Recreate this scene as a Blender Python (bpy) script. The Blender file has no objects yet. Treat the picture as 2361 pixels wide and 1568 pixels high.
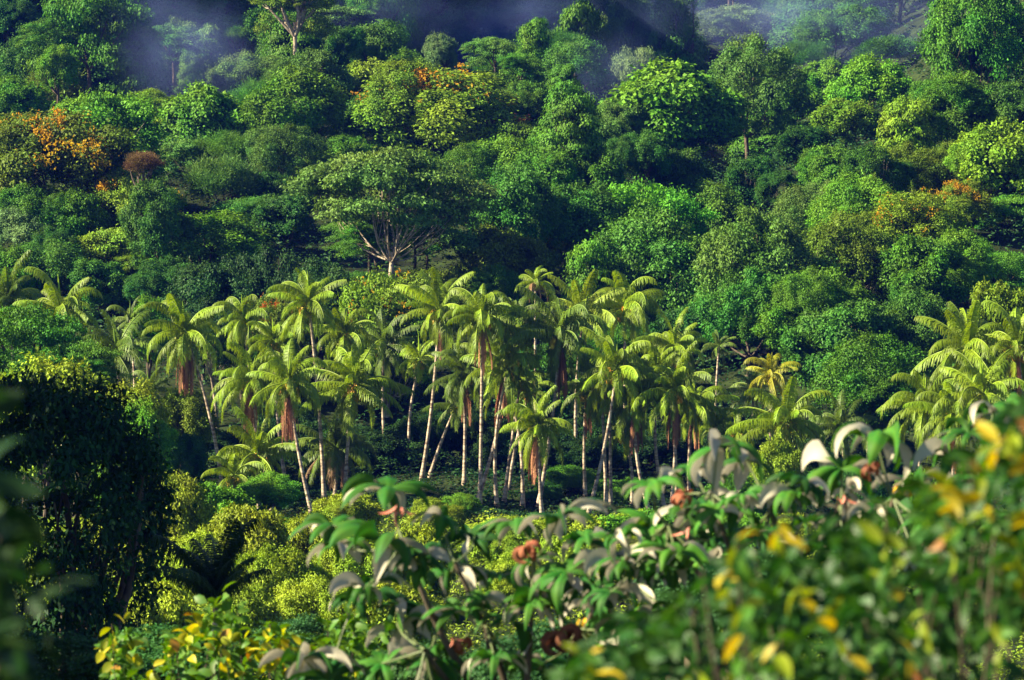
import bpy, math
import numpy as np

# ------------------------------------------------------------------ camera, sky, sun, exposure
scene = bpy.context.scene
col = scene.collection
SUN_AZ, SUN_EL = 82.0, 35.0          # degrees left of straight-behind-the-camera, above the horizon
PITCH = math.radians(-1.7)
HFOV = math.radians(15.0)
F = 512.0 / math.tan(HFOV / 2)       # focal length in picture pixels (1024 wide)

cam_d = bpy.data.cameras.new('camera')
cam = bpy.data.objects.new('camera', cam_d)
col.objects.link(cam)
cam.location = (0, 0, 0)
cam.rotation_euler = (math.pi / 2 + PITCH, 0, 0)
cam_d.sensor_width = 36.0
cam_d.angle = HFOV
cam_d.clip_start = 0.5
cam_d.clip_end = 5000
cam_d.dof.use_dof = True
cam_d.dof.focus_distance = 430.0
cam_d.dof.aperture_fstop = 4.5
scene.camera = cam

to_sun = np.array([-math.sin(math.radians(SUN_AZ)) * math.cos(math.radians(SUN_EL)),
                   -math.cos(math.radians(SUN_AZ)) * math.cos(math.radians(SUN_EL)),
                   math.sin(math.radians(SUN_EL))])
world = bpy.data.worlds.new('World')
scene.world = world
world.use_nodes = True
wn = world.node_tree.nodes
wl = world.node_tree.links
sky = wn.new('ShaderNodeTexSky')
sky.sky_type = 'NISHITA'
sky.sun_disc = False
sky.sun_elevation = math.radians(SUN_EL)
sky.sun_rotation = math.atan2(to_sun[0], to_sun[1])
sky.air_density = 0.6
sky.dust_density = 0.2
sky.ozone_density = 3.0
bg = wn['Background']
bg.inputs['Strength'].default_value = 0.05
wl.new(sky.outputs[0], bg.inputs['Color'])

sun_d = bpy.data.lights.new('sun', 'SUN')
sun_d.energy = 5.0
sun_d.angle = math.radians(0.5)
sun_d.color = (1.0, 0.885, 0.63)
sun = bpy.data.objects.new('sun', sun_d)
col.objects.link(sun)
from mathutils import Vector, Matrix
sun.rotation_euler = Vector(to_sun).to_track_quat('Z', 'Y').to_euler()
sun.location = (-60, -40, 80)

scene.view_settings.view_transform = 'Standard'
scene.view_settings.look = 'None'
scene.view_settings.exposure = 1.98
scene.view_settings.gamma = 1.0
scene.cycles.max_bounces = 4
scene.cycles.diffuse_bounces = 2
scene.cycles.glossy_bounces = 2
scene.cycles.transmission_bounces = 2
scene.cycles.volume_bounces = 0
scene.cycles.transparent_max_bounces = 4
scene.cycles.use_denoising = True
scene.cycles.volume_max_steps = 128

K = 1024.0 / 2361.0                   # my notes were taken on a 2361-wide view of the photograph
cp, sp = math.cos(PITCH), math.sin(PITCH)

def unproject(x, y, d):
    """point at distance d (along +Y) seen at note coordinates x, y"""
    u = (x * K - 512) / F
    v = (340 - y * K) / F
    dy = cp - v * sp
    dz = sp + v * cp
    return np.array([u * d / dy, d, dz * d / dy])

def project(p):
    f = p[1] * cp + p[2] * sp
    u = -p[1] * sp + p[2] * cp
    return (512 + F * p[0] / f) / K, (340 - F * u / f) / K

def metres(w, d):
    return w * K * d / F

# ------------------------------------------------------------------ helpers
def sm(a, b, t):
    t = np.clip((t - a) / (b - a), 0, 1)
    return t * t * (3 - 2 * t)

PY = np.array([-80, 2, 8, 16, 30, 70, 110, 250, 380, 410, 445, 500, 540, 580, 620, 700, 760, 820, 900, 1000, 1300])
PZ = np.array([-1.7, -1.7, -3.2, -6.5, -14, -28, -31.5, -32, -30.6, -30, -27, -13, -2, 7, 11, 19, 24, 31, 50, 84, 190])

def terrain(x, y):
    x = np.asarray(x, float)
    y = np.asarray(y, float)
    z = np.interp(y, PY, PZ)
    roll = 1.3 * np.sin(x * .05 + y * .021) + 1.0 * np.sin(x * .09 - y * .047 + 2) + .5 * np.sin(x * .21 + y * .17)
    z = z + roll * sm(180, 520, y)
    # a gully that cuts the slope between the two spurs
    gx = 27 + (y - 560) * .10
    z = z - 9 * np.exp(-((x - gx) / 13.0) ** 2) * sm(470, 560, y) * (1 - sm(700, 800, y))
    # unseen ridge, added beside the valley to keep the back slope in shade
    z = z + 268 * np.exp(-((x + 330) / 95.0) ** 2) * sm(620, 730, y) * (1 - sm(960, 1150, y))
    z = z + 24 * sm(55, 110, x) * sm(520, 640, y)
    return z

def T(x, y):
    return float(terrain(x, y))

def new_mesh(name, V, faces_n, loops, mats, tint=None, mat_index=None, smooth=False):
    V = np.asarray(V, np.float32)
    me = bpy.data.meshes.new(name)
    me.vertices.add(len(V))
    me.vertices.foreach_set('co', V.ravel())
    loops = np.asarray(loops, np.int32).ravel()
    faces_n = np.asarray(faces_n, np.int32)
    me.loops.add(len(loops))
    me.loops.foreach_set('vertex_index', loops)
    me.polygons.add(len(faces_n))
    starts = np.concatenate([[0], np.cumsum(faces_n)[:-1]]).astype(np.int32)
    me.polygons.foreach_set('loop_start', starts)
    if mat_index is not None:
        me.polygons.foreach_set('material_index', np.asarray(mat_index, np.int32))
    if smooth:
        me.polygons.foreach_set('use_smooth', np.ones(len(faces_n), bool))
    for m in mats:
        me.materials.append(m)
    if tint is not None:
        at = me.attributes.new('tint', 'FLOAT', 'POINT')
        at.data.foreach_set('value', np.asarray(tint, np.float32))
    me.update(calc_edges=True)
    return me

class Geo:
    """collects quads (and tubes) with a tint per vertex and a material index per face"""
    def __init__(self):
        self.V, self.Q, self.t, self.m, self.n = [], [], [], [], 0
    def add(self, V, Q, tint=.5, mi=0):
        V = np.asarray(V, float).reshape(-1, 3)
        Q = np.asarray(Q, int).reshape(-1, 4)
        self.V.append(V)
        self.Q.append(Q + self.n)
        self.t.append(np.full(len(V), tint) if np.isscalar(tint) else np.asarray(tint, float))
        self.m.append(np.full(len(Q), mi))
        self.n += len(V)
    def tube(self, P, R, sides=6, tint=.5, mi=0):
        P = np.asarray(P, float)
        R = np.asarray(R, float)
        n = len(P)
        D = np.gradient(P, axis=0)
        D /= np.linalg.norm(D, axis=1)[:, None] + 1e-9
        ref = np.where(np.abs(D[:, 2:3]) > .9, np.array([[1., 0, 0]]), np.array([[0, 0, 1.]]))
        A = np.cross(D, ref)
        A /= np.linalg.norm(A, axis=1)[:, None] + 1e-9
        B = np.cross(D, A)
        a = np.arange(sides) * 2 * math.pi / sides
        V = P[:, None] + R[:, None, None] * (A[:, None] * np.cos(a)[None, :, None] + B[:, None] * np.sin(a)[None, :, None])
        i = np.arange(n - 1)[:, None] * sides
        j = np.arange(sides)[None]
        k = (j + 1) % sides
        Q = np.stack([i + j, i + k, i + sides + k, i + sides + j], -1).reshape(-1, 4)
        self.add(V.reshape(-1, 3), Q, tint, mi)
    def mesh(self, name, mats, smooth=False):
        V = np.concatenate(self.V)
        Q = np.concatenate(self.Q)
        return new_mesh(name, V, np.full(len(Q), 4), Q, mats, np.concatenate(self.t), np.concatenate(self.m), smooth)

def unit(v):
    return v / (np.linalg.norm(v, axis=-1, keepdims=True) + 1e-9)

def leaf_quads(P, D, N, L, W, droop=.18, fold=.12):
    """diamond leaves: base, side, tip, side"""
    n = len(P)
    D = unit(D)
    S = unit(np.cross(D, N))
    N = np.cross(S, D)
    L = np.broadcast_to(L, n)[:, None]
    W = np.broadcast_to(W, n)[:, None]
    V = np.empty((n, 4, 3))
    V[:, 0] = P - .5 * L * D
    V[:, 1] = P + .5 * W * S + fold * W * N
    V[:, 2] = P + .5 * L * D - droop * L * N
    V[:, 3] = P - .5 * W * S + fold * W * N
    return V.reshape(-1, 3), np.arange(n * 4).reshape(n, 4)

def ob(name, data, parent=None, loc=(0, 0, 0), rot=(0, 0, 0), scale=(1, 1, 1), color=None):
    o = bpy.data.objects.new(name, data)
    col.objects.link(o)
    if parent is not None:
        o.parent = parent
    o.location = loc
    o.rotation_euler = rot
    o.scale = scale if not np.isscalar(scale) else (scale,) * 3
    if color is not None:
        o.color = (*color, 1)
    return o

def tag(o, label=None, cat=None, group=None, kind=None):
    if label: o['label'] = label
    if cat: o['category'] = cat
    if group: o['group'] = group
    if kind: o['kind'] = kind
    return o

# ------------------------------------------------------------------ materials
def nodes_of(name):
    m = bpy.data.materials.new(name)
    m.use_nodes = True
    nt = m.node_tree
    nt.nodes.clear()
    out = nt.nodes.new('ShaderNodeOutputMaterial')
    return m, nt, out

def foliage(name, rough=.55, spec=.09, trans=.18, vary=.55, under=None, patch=.12):
    """leaf colour = the object's own colour, varied leaf by leaf ('tint') and in soft patches"""
    m, nt, out = nodes_of(name)
    N, Lk = nt.nodes, nt.links
    oi = N.new('ShaderNodeObjectInfo')
    at = N.new('ShaderNodeAttribute'); at.attribute_name = 'tint'
    hsv = N.new('ShaderNodeHueSaturation')
    tc = N.new('ShaderNodeTexCoord')
    no = N.new('ShaderNodeTexNoise'); no.inputs['Scale'].default_value = patch
    no.inputs['Detail'].default_value = 2
    Lk.new(tc.outputs['Object'], no.inputs['Vector'])
    # value: 1-vary/2 .. 1+vary
    mr = N.new('ShaderNodeMapRange')
    mr.inputs['To Min'].default_value = 1 - vary * .75
    mr.inputs['To Max'].default_value = 1 + vary
    Lk.new(at.outputs['Fac'], mr.inputs['Value'])
    Lk.new(mr.outputs[0], hsv.inputs['Value'])
    mh = N.new('ShaderNodeMapRange')
    mh.inputs['From Min'].default_value = .3; mh.inputs['From Max'].default_value = .7
    mh.inputs['To Min'].default_value = .478; mh.inputs['To Max'].default_value = .522
    Lk.new(no.outputs[0], mh.inputs['Value'])
    Lk.new(mh.outputs[0], hsv.inputs['Hue'])
    Lk.new(oi.outputs['Color'], hsv.inputs['Color'])
    base = hsv.outputs['Color']
    if under is not None:
        geo = N.new('ShaderNodeNewGeometry')
        mx = N.new('ShaderNodeMix'); mx.data_type = 'RGBA'
        Lk.new(geo.outputs['Backfacing'], mx.inputs['Factor'])
        Lk.new(base, mx.inputs['A'])
        mx.inputs['B'].default_value = (*under, 1)
        base = mx.outputs['Result']
    bs = N.new('ShaderNodeBsdfPrincipled')
    bs.inputs['Roughness'].default_value = rough
    bs.inputs['Specular IOR Level'].default_value = spec
    Lk.new(base, bs.inputs['Base Color'])
    tr = N.new('ShaderNodeBsdfTranslucent')
    h2 = N.new('ShaderNodeHueSaturation')
    h2.inputs['Hue'].default_value = .485
    h2.inputs['Saturation'].default_value = 1.1
    h2.inputs['Value'].default_value = 1.35
    Lk.new(base, h2.inputs['Color'])
    Lk.new(h2.outputs['Color'], tr.inputs['Color'])
    ms = N.new('ShaderNodeMixShader'); ms.inputs[0].default_value = trans
    Lk.new(bs.outputs[0], ms.inputs[1]); Lk.new(tr.outputs[0], ms.inputs[2])
    Lk.new(ms.outputs[0], out.inputs['Surface'])
    return m

def bark(name, c1, c2, scale=(2, 2, .6), rough=.85, rings=None):
    m, nt, out = nodes_of(name)
    N, Lk = nt.nodes, nt.links
    tc = N.new('ShaderNodeTexCoord')
    mp = N.new('ShaderNodeMapping'); mp.inputs['Scale'].default_value = scale
    no = N.new('ShaderNodeTexNoise'); no.inputs['Scale'].default_value = 1.5; no.inputs['Detail'].default_value = 5
    Lk.new(tc.outputs['Object'], mp.inputs['Vector']); Lk.new(mp.outputs[0], no.inputs['Vector'])
    rp = N.new('ShaderNodeValToRGB')
    rp.color_ramp.elements[0].position = .38; rp.color_ramp.elements[0].color = (*c1, 1)
    rp.color_ramp.elements[1].position = .62; rp.color_ramp.elements[1].color = (*c2, 1)
    Lk.new(no.outputs[0], rp.inputs[0])
    bs = N.new('ShaderNodeBsdfPrincipled'); bs.inputs['Roughness'].default_value = rough
    bs.inputs['Specular IOR Level'].default_value = .15
    bm = N.new('ShaderNodeBump'); bm.inputs['Strength'].default_value = .5; bm.inputs['Distance'].default_value = .05
    Lk.new(no.outputs[0], bm.inputs['Height'])
    Lk.new(rp.outputs[0], bs.inputs['Base Color']); Lk.new(bm.outputs[0], bs.inputs['Normal'])
    Lk.new(bs.outputs[0], out.inputs['Surface'])
    return m

M_LEAF = foliage('leaf_green')
M_BLOOM = foliage('blossom', rough=.7, spec=.1, trans=.35, vary=.35)
M_FROND = foliage('palm_frond', rough=.48, spec=.22, trans=.3, vary=.5, patch=.3)
M_RACHIS = foliage('frond_midrib', rough=.5, spec=.4, trans=.05, vary=.2)
M_DRY = foliage('dry_frond', rough=.8, spec=.1, trans=.15, vary=.5, patch=.5)
M_NUT = foliage('coconut_skin', rough=.5, spec=.4, trans=0, vary=.4)
M_BARK = bark('bark_brown', (.05, .038, .026), (.13, .10, .07))
M_PALE = bark('bark_pale', (.20, .155, .10), (.46, .38, .27))
M_PALM = bark('palm_bark', (.14, .10, .07), (.52, .42, .30), scale=(.6, .6, 2.2))
M_SILVER = foliage('cecropia_leaf', rough=.6, spec=.12, trans=.18, vary=.55, under=(.45, .42, .32), patch=7)
M_SHRUBLEAF = foliage('shrub_leaf', rough=.5, spec=.3, trans=.35, vary=.3, patch=9)

def ground_mat():
    m, nt, out = nodes_of('forest_floor')
    N, Lk = nt.nodes, nt.links
    tc = N.new('ShaderNodeTexCoord')
    no = N.new('ShaderNodeTexNoise'); no.inputs['Scale'].default_value = .35; no.inputs['Detail'].default_value = 8
    Lk.new(tc.outputs['Object'], no.inputs['Vector'])
    rp = N.new('ShaderNodeValToRGB')
    rp.color_ramp.elements[0].position = .35; rp.color_ramp.elements[0].color = (.012, .016, .007, 1)
    rp.color_ramp.elements[1].position = .68; rp.color_ramp.elements[1].color = (.035, .055, .014, 1)
    Lk.new(no.outputs[0], rp.inputs[0])
    bs = N.new('ShaderNodeBsdfPrincipled'); bs.inputs['Roughness'].default_value = .95
    bs.inputs['Specular IOR Level'].default_value = .05
    Lk.new(rp.outputs[0], bs.inputs['Base Color']); Lk.new(bs.outputs[0], out.inputs['Surface'])
    return m

# ------------------------------------------------------------------ terrain
gx = np.concatenate([np.linspace(-620, -180, 45), np.linspace(-176, 176, 120), np.linspace(180, 480, 30)])
gy = np.concatenate([np.linspace(-80, 120, 60), np.linspace(124, 1000, 230), np.linspace(1010, 1300, 30)])
GX, GY = np.meshgrid(gx, gy)
GZ = terrain(GX, GY)
nx, ny = len(gx), len(gy)
ii = (np.arange(ny - 1)[:, None] * nx + np.arange(nx - 1)[None]).ravel()
Q = np.stack([ii, ii + 1, ii + nx + 1, ii + nx], -1)
me = new_mesh('ground', np.stack([GX, GY, GZ], -1).reshape(-1, 3), np.full(len(Q), 4), Q, [ground_mat()], smooth=True)
tag(ob('ground', me), kind='structure')

# ------------------------------------------------------------------ tree crowns
def lobes_of(kind, R, H, rng):
    """centres, radii (xy, z) of the leaf masses of one crown"""
    C, A, B = [], [], []
    def put(c, a, b):
        C.append(c); A.append(a); B.append(b)
    if kind in ('dome', 'bigleaf', 'weeping', 'scrub'):
        n = {'dome': 20, 'bigleaf': 20, 'weeping': 20, 'scrub': 25}[kind]
        for i in range(n):
            ct = 1 - 1.6 * (i + .5) / n
            ph = i * 2.39996 + rng.uniform(-.5, .5)
            st = math.sqrt(max(0, 1 - ct * ct))
            k = rng.uniform(.55, 1.02)
            put((R * k * st * math.cos(ph), R * k * st * math.sin(ph), H * .52 + H * .40 * ct * rng.uniform(.82, 1.05)),
                R * rng.uniform(.20, .36) * (1.3 - .45 * k), R * rng.uniform(.19, .33) * (1.25 - .4 * k))
        for i in range(26):                                # loose sprigs that stick out of the outline
            d = unit(rng.normal(size=3) + [0, 0, .25])
            k = rng.uniform(.98, 1.22)
            put((R * k * d[0] * .86, R * k * d[1] * .86, H * .5 + H * .46 * k * d[2]), R * rng.uniform(.06, .13), R * rng.uniform(.06, .13))
    elif kind == 'umbrella':
        n = 60
        for i in range(n):
            r = math.sqrt((i + .5) / n)
            ph = i * 2.39996 + rng.uniform(-.4, .4)
            lay = rng.choice([0, 0, .12, .25, .40, .52] if R < 11 else [0, 0, .12, .28])
            z = H * (1 - .34 * r * r - lay * (0.6 + r)) - R * .06 + rng.uniform(-.03, .03) * H
            put((R * .9 * r * math.cos(ph), R * .9 * r * math.sin(ph), z), R * rng.uniform(.15, .24), R * rng.uniform(.045, .08))
    elif kind == 'column':
        n = 26
        for i in range(n):
            t = (i + .5) / n
            ph = i * 2.39996
            r = R * (.25 + .5 * math.sin(math.pi * min(1, .25 + t * .75)) ** .7) * rng.uniform(.6, 1)
            put((r * math.cos(ph), r * math.sin(ph), H * (.04 + .9 * t)), R * rng.uniform(.25, .42), H * rng.uniform(.07, .13))
    elif kind == 'feathery':
        n = 40
        for i in range(n):
            ct = 1 - 1.15 * (i + .5) / n
            ph = i * 2.39996 + rng.uniform(-.5, .5)
            st = math.sqrt(max(0, 1 - ct * ct))
            k = rng.uniform(.45, .9)
            put((R * k * st * math.cos(ph), R * k * st * math.sin(ph), H * .42 + H * .5 * ct * k),
                R * rng.uniform(.14, .22), R * rng.uniform(.08, .14))
    return np.array(C), np.array(A), np.array(B)

SPEC = {  # R, H, clumps per lobe, leaves per clump, leaf L, leaf W
    'dome': (7.2, 10.0, 50, 18, .40, .21),
    'bigleaf': (7.2, 10.8, 44, 16, .50, .30),
    'weeping': (6.5, 10.0, 44, 15, .50, .17),
    'scrub': (5.0, 5.6, 42, 19, .30, .17),
    'umbrella': (9.0, 6.6, 20, 17, .38, .20),
    'column': (6.0, 16.0, 56, 17, .44, .25),
    'feathery': (6.0, 7.2, 22, 20, .56, .085),
}

def crown_arrays(kind, seed, dens=1.0, leafk=1.0, spec=None):
    rng = np.random.default_rng(seed)
    R, H, nc, nl, L, W = spec or SPEC[kind]
    C, A, B = lobes_of(kind, R, H, rng)
    nc = int(nc * dens)
    n = len(C)
    small = A < R * .135
    mid = np.array([0, 0, H * .35])
    d = unit(rng.normal(size=(n, nc, 3)))
    out = unit(C - mid)[:, None]
    if kind == 'umbrella':
        d[..., 2] = np.abs(d[..., 2]) * 1.0 - .15
    else:
        # push samples to the side of the lobe that looks outward
        dd = (d * (out + np.array([0, 0, .35]))).sum(-1, keepdims=True)
        d = np.where(dd < -.25, -d, d)
    rad = rng.uniform(.72, 1.12, (n, nc, 1))
    off = d * rad * np.stack([A, A, B], -1)[:, None]
    P = C[:, None] + off
    cs = rng.uniform(.7, 1.35, (n, nc, 1, 1)) * L * 1.15
    g = rng.normal(size=(n, nc, nl, 3)) * cs
    g[..., 2] *= .55
    X = P[:, :, None] + g
    nrm = unit(unit(off)[:, :, None] * 1.0 + unit(g) * .5 + np.array([0, 0, .35]) + rng.normal(size=X.shape) * .28)
    dr = unit(g * [1, 1, .3] + rng.normal(size=X.shape) * .4 + unit(off)[:, :, None] * .3 + np.array([0, 0, -.25]))
    if kind == 'weeping':
        dr = unit(dr * .5 + np.array([0, 0, -1.]))
        nrm = unit(off[:, :, None] + rng.normal(size=X.shape) * .5)
        X[..., 2] -= np.abs(rng.normal(size=X.shape[:-1])) * L * 1.3
    if kind == 'column':
        dr = unit(dr * .7 + np.array([0, 0, -.7]))
        X[..., 2] -= np.abs(rng.normal(size=X.shape[:-1])) * L * .5
    if kind == 'feathery':
        dr = unit(unit(off)[:, :, None] + unit(g) * .6 + np.array([0, 0, .5]) + rng.normal(size=X.shape) * .3)
    keep = np.ones(X.shape[:-1], bool)
    keep[small] = rng.uniform(size=(small.sum(), nc, 1)) < .3      # sprigs carry few leaves
    if kind == 'umbrella': keep[:] = True
    ct = rng.uniform(-.22, .22, (n, nc, 1)) + rng.uniform(-.18, .18, (n, 1, 1))
    tint = np.clip(.45 + ct + rng.normal(size=X.shape[:-1]) * .16, 0, 1)
    kp = keep.ravel(); X = X.reshape(-1, 3)[kp]; nrm = nrm.reshape(-1, 3)[kp]; dr = dr.reshape(-1, 3)[kp]; tint = tint.ravel()[kp]
    # inner leaves that close the view through the crown
    if kind != 'umbrella':
        m = len(X) // 7
        w = rng.integers(0, n, m)
        X2 = C[w] * [.72, .72, 1] + rng.normal(size=(m, 3)) * np.stack([A, A, B], -1)[w] * .42
        X = np.concatenate([X, X2]); nrm = np.concatenate([nrm, unit(rng.normal(size=(m, 3)) + [0, 0, .6])])
        dr = np.concatenate([dr, unit(rng.normal(size=(m, 3)))]); tint = np.concatenate([tint, rng.uniform(.2, .5, m)])
    k = rng.uniform(.7, 1.3, len(X)) * leafk
    return X, dr, nrm, L * k, W * k, tint, C, A, B

class Proto:
    pass

def make_proto(kind, seed, bloom=None, dens=1.0, leafk=1.0, spec=None):
    X, D, N, L, W, t, C, A, B = crown_arrays(kind, seed, dens, leafk, spec)
    p = Proto()
    R, H = (spec or SPEC[kind])[:2]
    p.kind, p.R, p.H, p.C = kind, R, float(np.percentile(X[:, 2], 99.7)), C
    p.W = float(np.percentile(np.abs(X[:, :2]), 99.3))
    V, Q = leaf_quads(X, D, N, L, W)
    g = Geo(); g.add(V, Q, np.repeat(t, 4))
    p.crown = g.mesh('crown', [M_LEAF])
    p.bloom = None
    if bloom:
        rng = np.random.default_rng(seed + 900)
        # flower heads sit on the outermost leaves of some of the boughs
        rr = np.linalg.norm((X - [0, 0, H * .35]) / [R, R, H * .62], axis=1)
        up = X[:, 2] / H
        patch = np.sin(X[:, 0] * 1.1 + seed) + np.sin(X[:, 1] * 1.3 + 1) + np.sin(X[:, 2] * 1.6 + X[:, 0] * .7)
        ok = np.where((rr > .86) & (up > bloom[1]) & (patch > bloom[2]))[0]
        pick = rng.choice(ok, min(len(ok), bloom[0]), replace=False)
        Y = X[pick] + unit(X[pick] - [0, 0, H * .35]) * .12
        n = len(Y)
        Y = np.repeat(Y, 3, 0) + rng.normal(size=(n * 3, 3)) * .18
        V, Q = leaf_quads(Y, rng.normal(size=Y.shape) + [0, 0, .6], rng.normal(size=Y.shape) + [0, 0, .8], rng.uniform(.22, .42, len(Y)), rng.uniform(.18, .30, len(Y)))
        g = Geo(); g.add(V, Q, np.repeat(rng.uniform(.1, 1, len(Y)), 4))
        p.bloom = g.mesh('blossoms', [M_BLOOM])
    return p

PROTO = {k: [make_proto(k, 11 + 7 * i + 100 * j, leafk=[1.0, .82, 1.22, .95][i % 4]) for i in range(n)] for j, (k, n) in enumerate(
    [('dome', 4), ('bigleaf', 4), ('weeping', 2), ('scrub', 3), ('umbrella', 3), ('column', 3), ('feathery', 3)])}
PROTO['bloom'] = [make_proto('dome', 501, (760, .62, -.3)), make_proto('dome', 508, (700, .4, 0.)), make_proto('dome', 515, (230, .4, .9))]
PROTO['flat_bloom'] = [make_proto('umbrella', 601, (420, .8, -.4))]
# the great spreading tree in the middle of the slope
PROTO['giant'] = [make_proto('umbrella', 701, dens=1.7, leafk=1.0, spec=(12.0, 11.0, 20, 20, .44, .23))]
PROTO['great_bloom'] = [make_proto('dome', 711, (1700, .5, -.4), dens=1.5, spec=(9.0, 9.6, 40, 18, .42, .22))]
PROTO['grove'] = [make_proto('dome', 721 + i, dens=1.35, spec=(8.0, 10.5, 40, 18, .38, .2)) for i in range(2)]

def bend(p0, p1, n, sag, rng):
    t = np.linspace(0, 1, n)[:, None]
    P = p0 + (p1 - p0) * t
    side = rng.normal(size=3) * np.linalg.norm(p1 - p0) * sag
    return P + side * np.sin(t * math.pi) + np.array([0, 0, 1.]) * np.sin(t * math.pi) * np.linalg.norm(p1 - p0) * -.06

def trunk_mesh(clear, s, rotz, p, r0, mat, rng, nlimb=7, sub=2, limbk=1.0, zs=1.0):
    g = Geo()
    c, si = math.cos(rotz), math.sin(rotz)
    C = p.C * s * [1, 1, zs]
    C = np.stack([C[:, 0] * c - C[:, 1] * si, C[:, 0] * si + C[:, 1] * c, C[:, 2] + clear], -1)
    fork = np.array([rng.normal() * .3, rng.normal() * .3, clear + p.H * s * zs * .06])
    n = 9
    t = np.linspace(0, 1, n)
    P = np.array([0, 0, -.6]) + (fork - [0, 0, -.6]) * t[:, None]
    P[:, 0] += np.sin(t * 3.1) * rng.normal() * .25
    P[:, 1] += np.sin(t * 3.1) * rng.normal() * .25
    P[0, :2] = P[1, :2] * .3
    R = r0 * (1 - .35 * t) * (1 + .6 * np.exp(-t * clear / .9))
    g.tube(P, R, 8)
    idx = rng.permutation(len(C))[:nlimb]
    for i in idx:
        e = C[i]
        Pl = bend(P[-2], fork + (e - fork) * .97, 6, .07, rng)
        rl = r0 * .55 * limbk
        g.tube(Pl, np.linspace(rl, rl * .28, 6), 6)
        for _ in range(sub):
            k = rng.integers(2, 5)
            j = rng.choice(np.argsort(((C - e) ** 2).sum(1))[1:6])
            g.tube(bend(Pl[k], Pl[k] + (C[j] - Pl[k]) * .9, 4, .08, rng), np.linspace(rl * .4, rl * .12, 4), 5)
    return g.mesh('trunk', [mat], smooth=True)

G_NEAR = 'trees on the near side of the valley'
PLABEL = []
USED = set()
PLACED = []   # (x, top, w, d) in note coordinates, for the fill trees
COL = {
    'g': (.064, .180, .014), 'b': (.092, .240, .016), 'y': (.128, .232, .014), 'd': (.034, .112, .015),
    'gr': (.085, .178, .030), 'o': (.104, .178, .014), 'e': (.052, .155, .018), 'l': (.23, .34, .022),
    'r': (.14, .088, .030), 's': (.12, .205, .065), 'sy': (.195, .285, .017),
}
NAMES = {'dome': 'broadleaf_tree', 'bigleaf': 'large_leaved_tree', 'weeping': 'drooping_tree', 'scrub': 'shrub', 'umbrella': 'spreading_tree',
         'column': 'vine_draped_tree', 'feathery': 'feathery_tree', 'bloom': 'flowering_tree', 'flat_bloom': 'flowering_tree',
         'giant': 'spreading_tree', 'great_bloom': 'flowering_tree', 'grove': 'broadleaf_tree'}
rs = np.random.default_rng(5)

def find_depth(x, top, w, h_of, d0, d1):
    for d in np.arange(d0, d1, 1.0):
        q = unproject(x, top, d)
        if q[2] - T(q[0], d) <= h_of(d):
            return d
    return None

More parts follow.
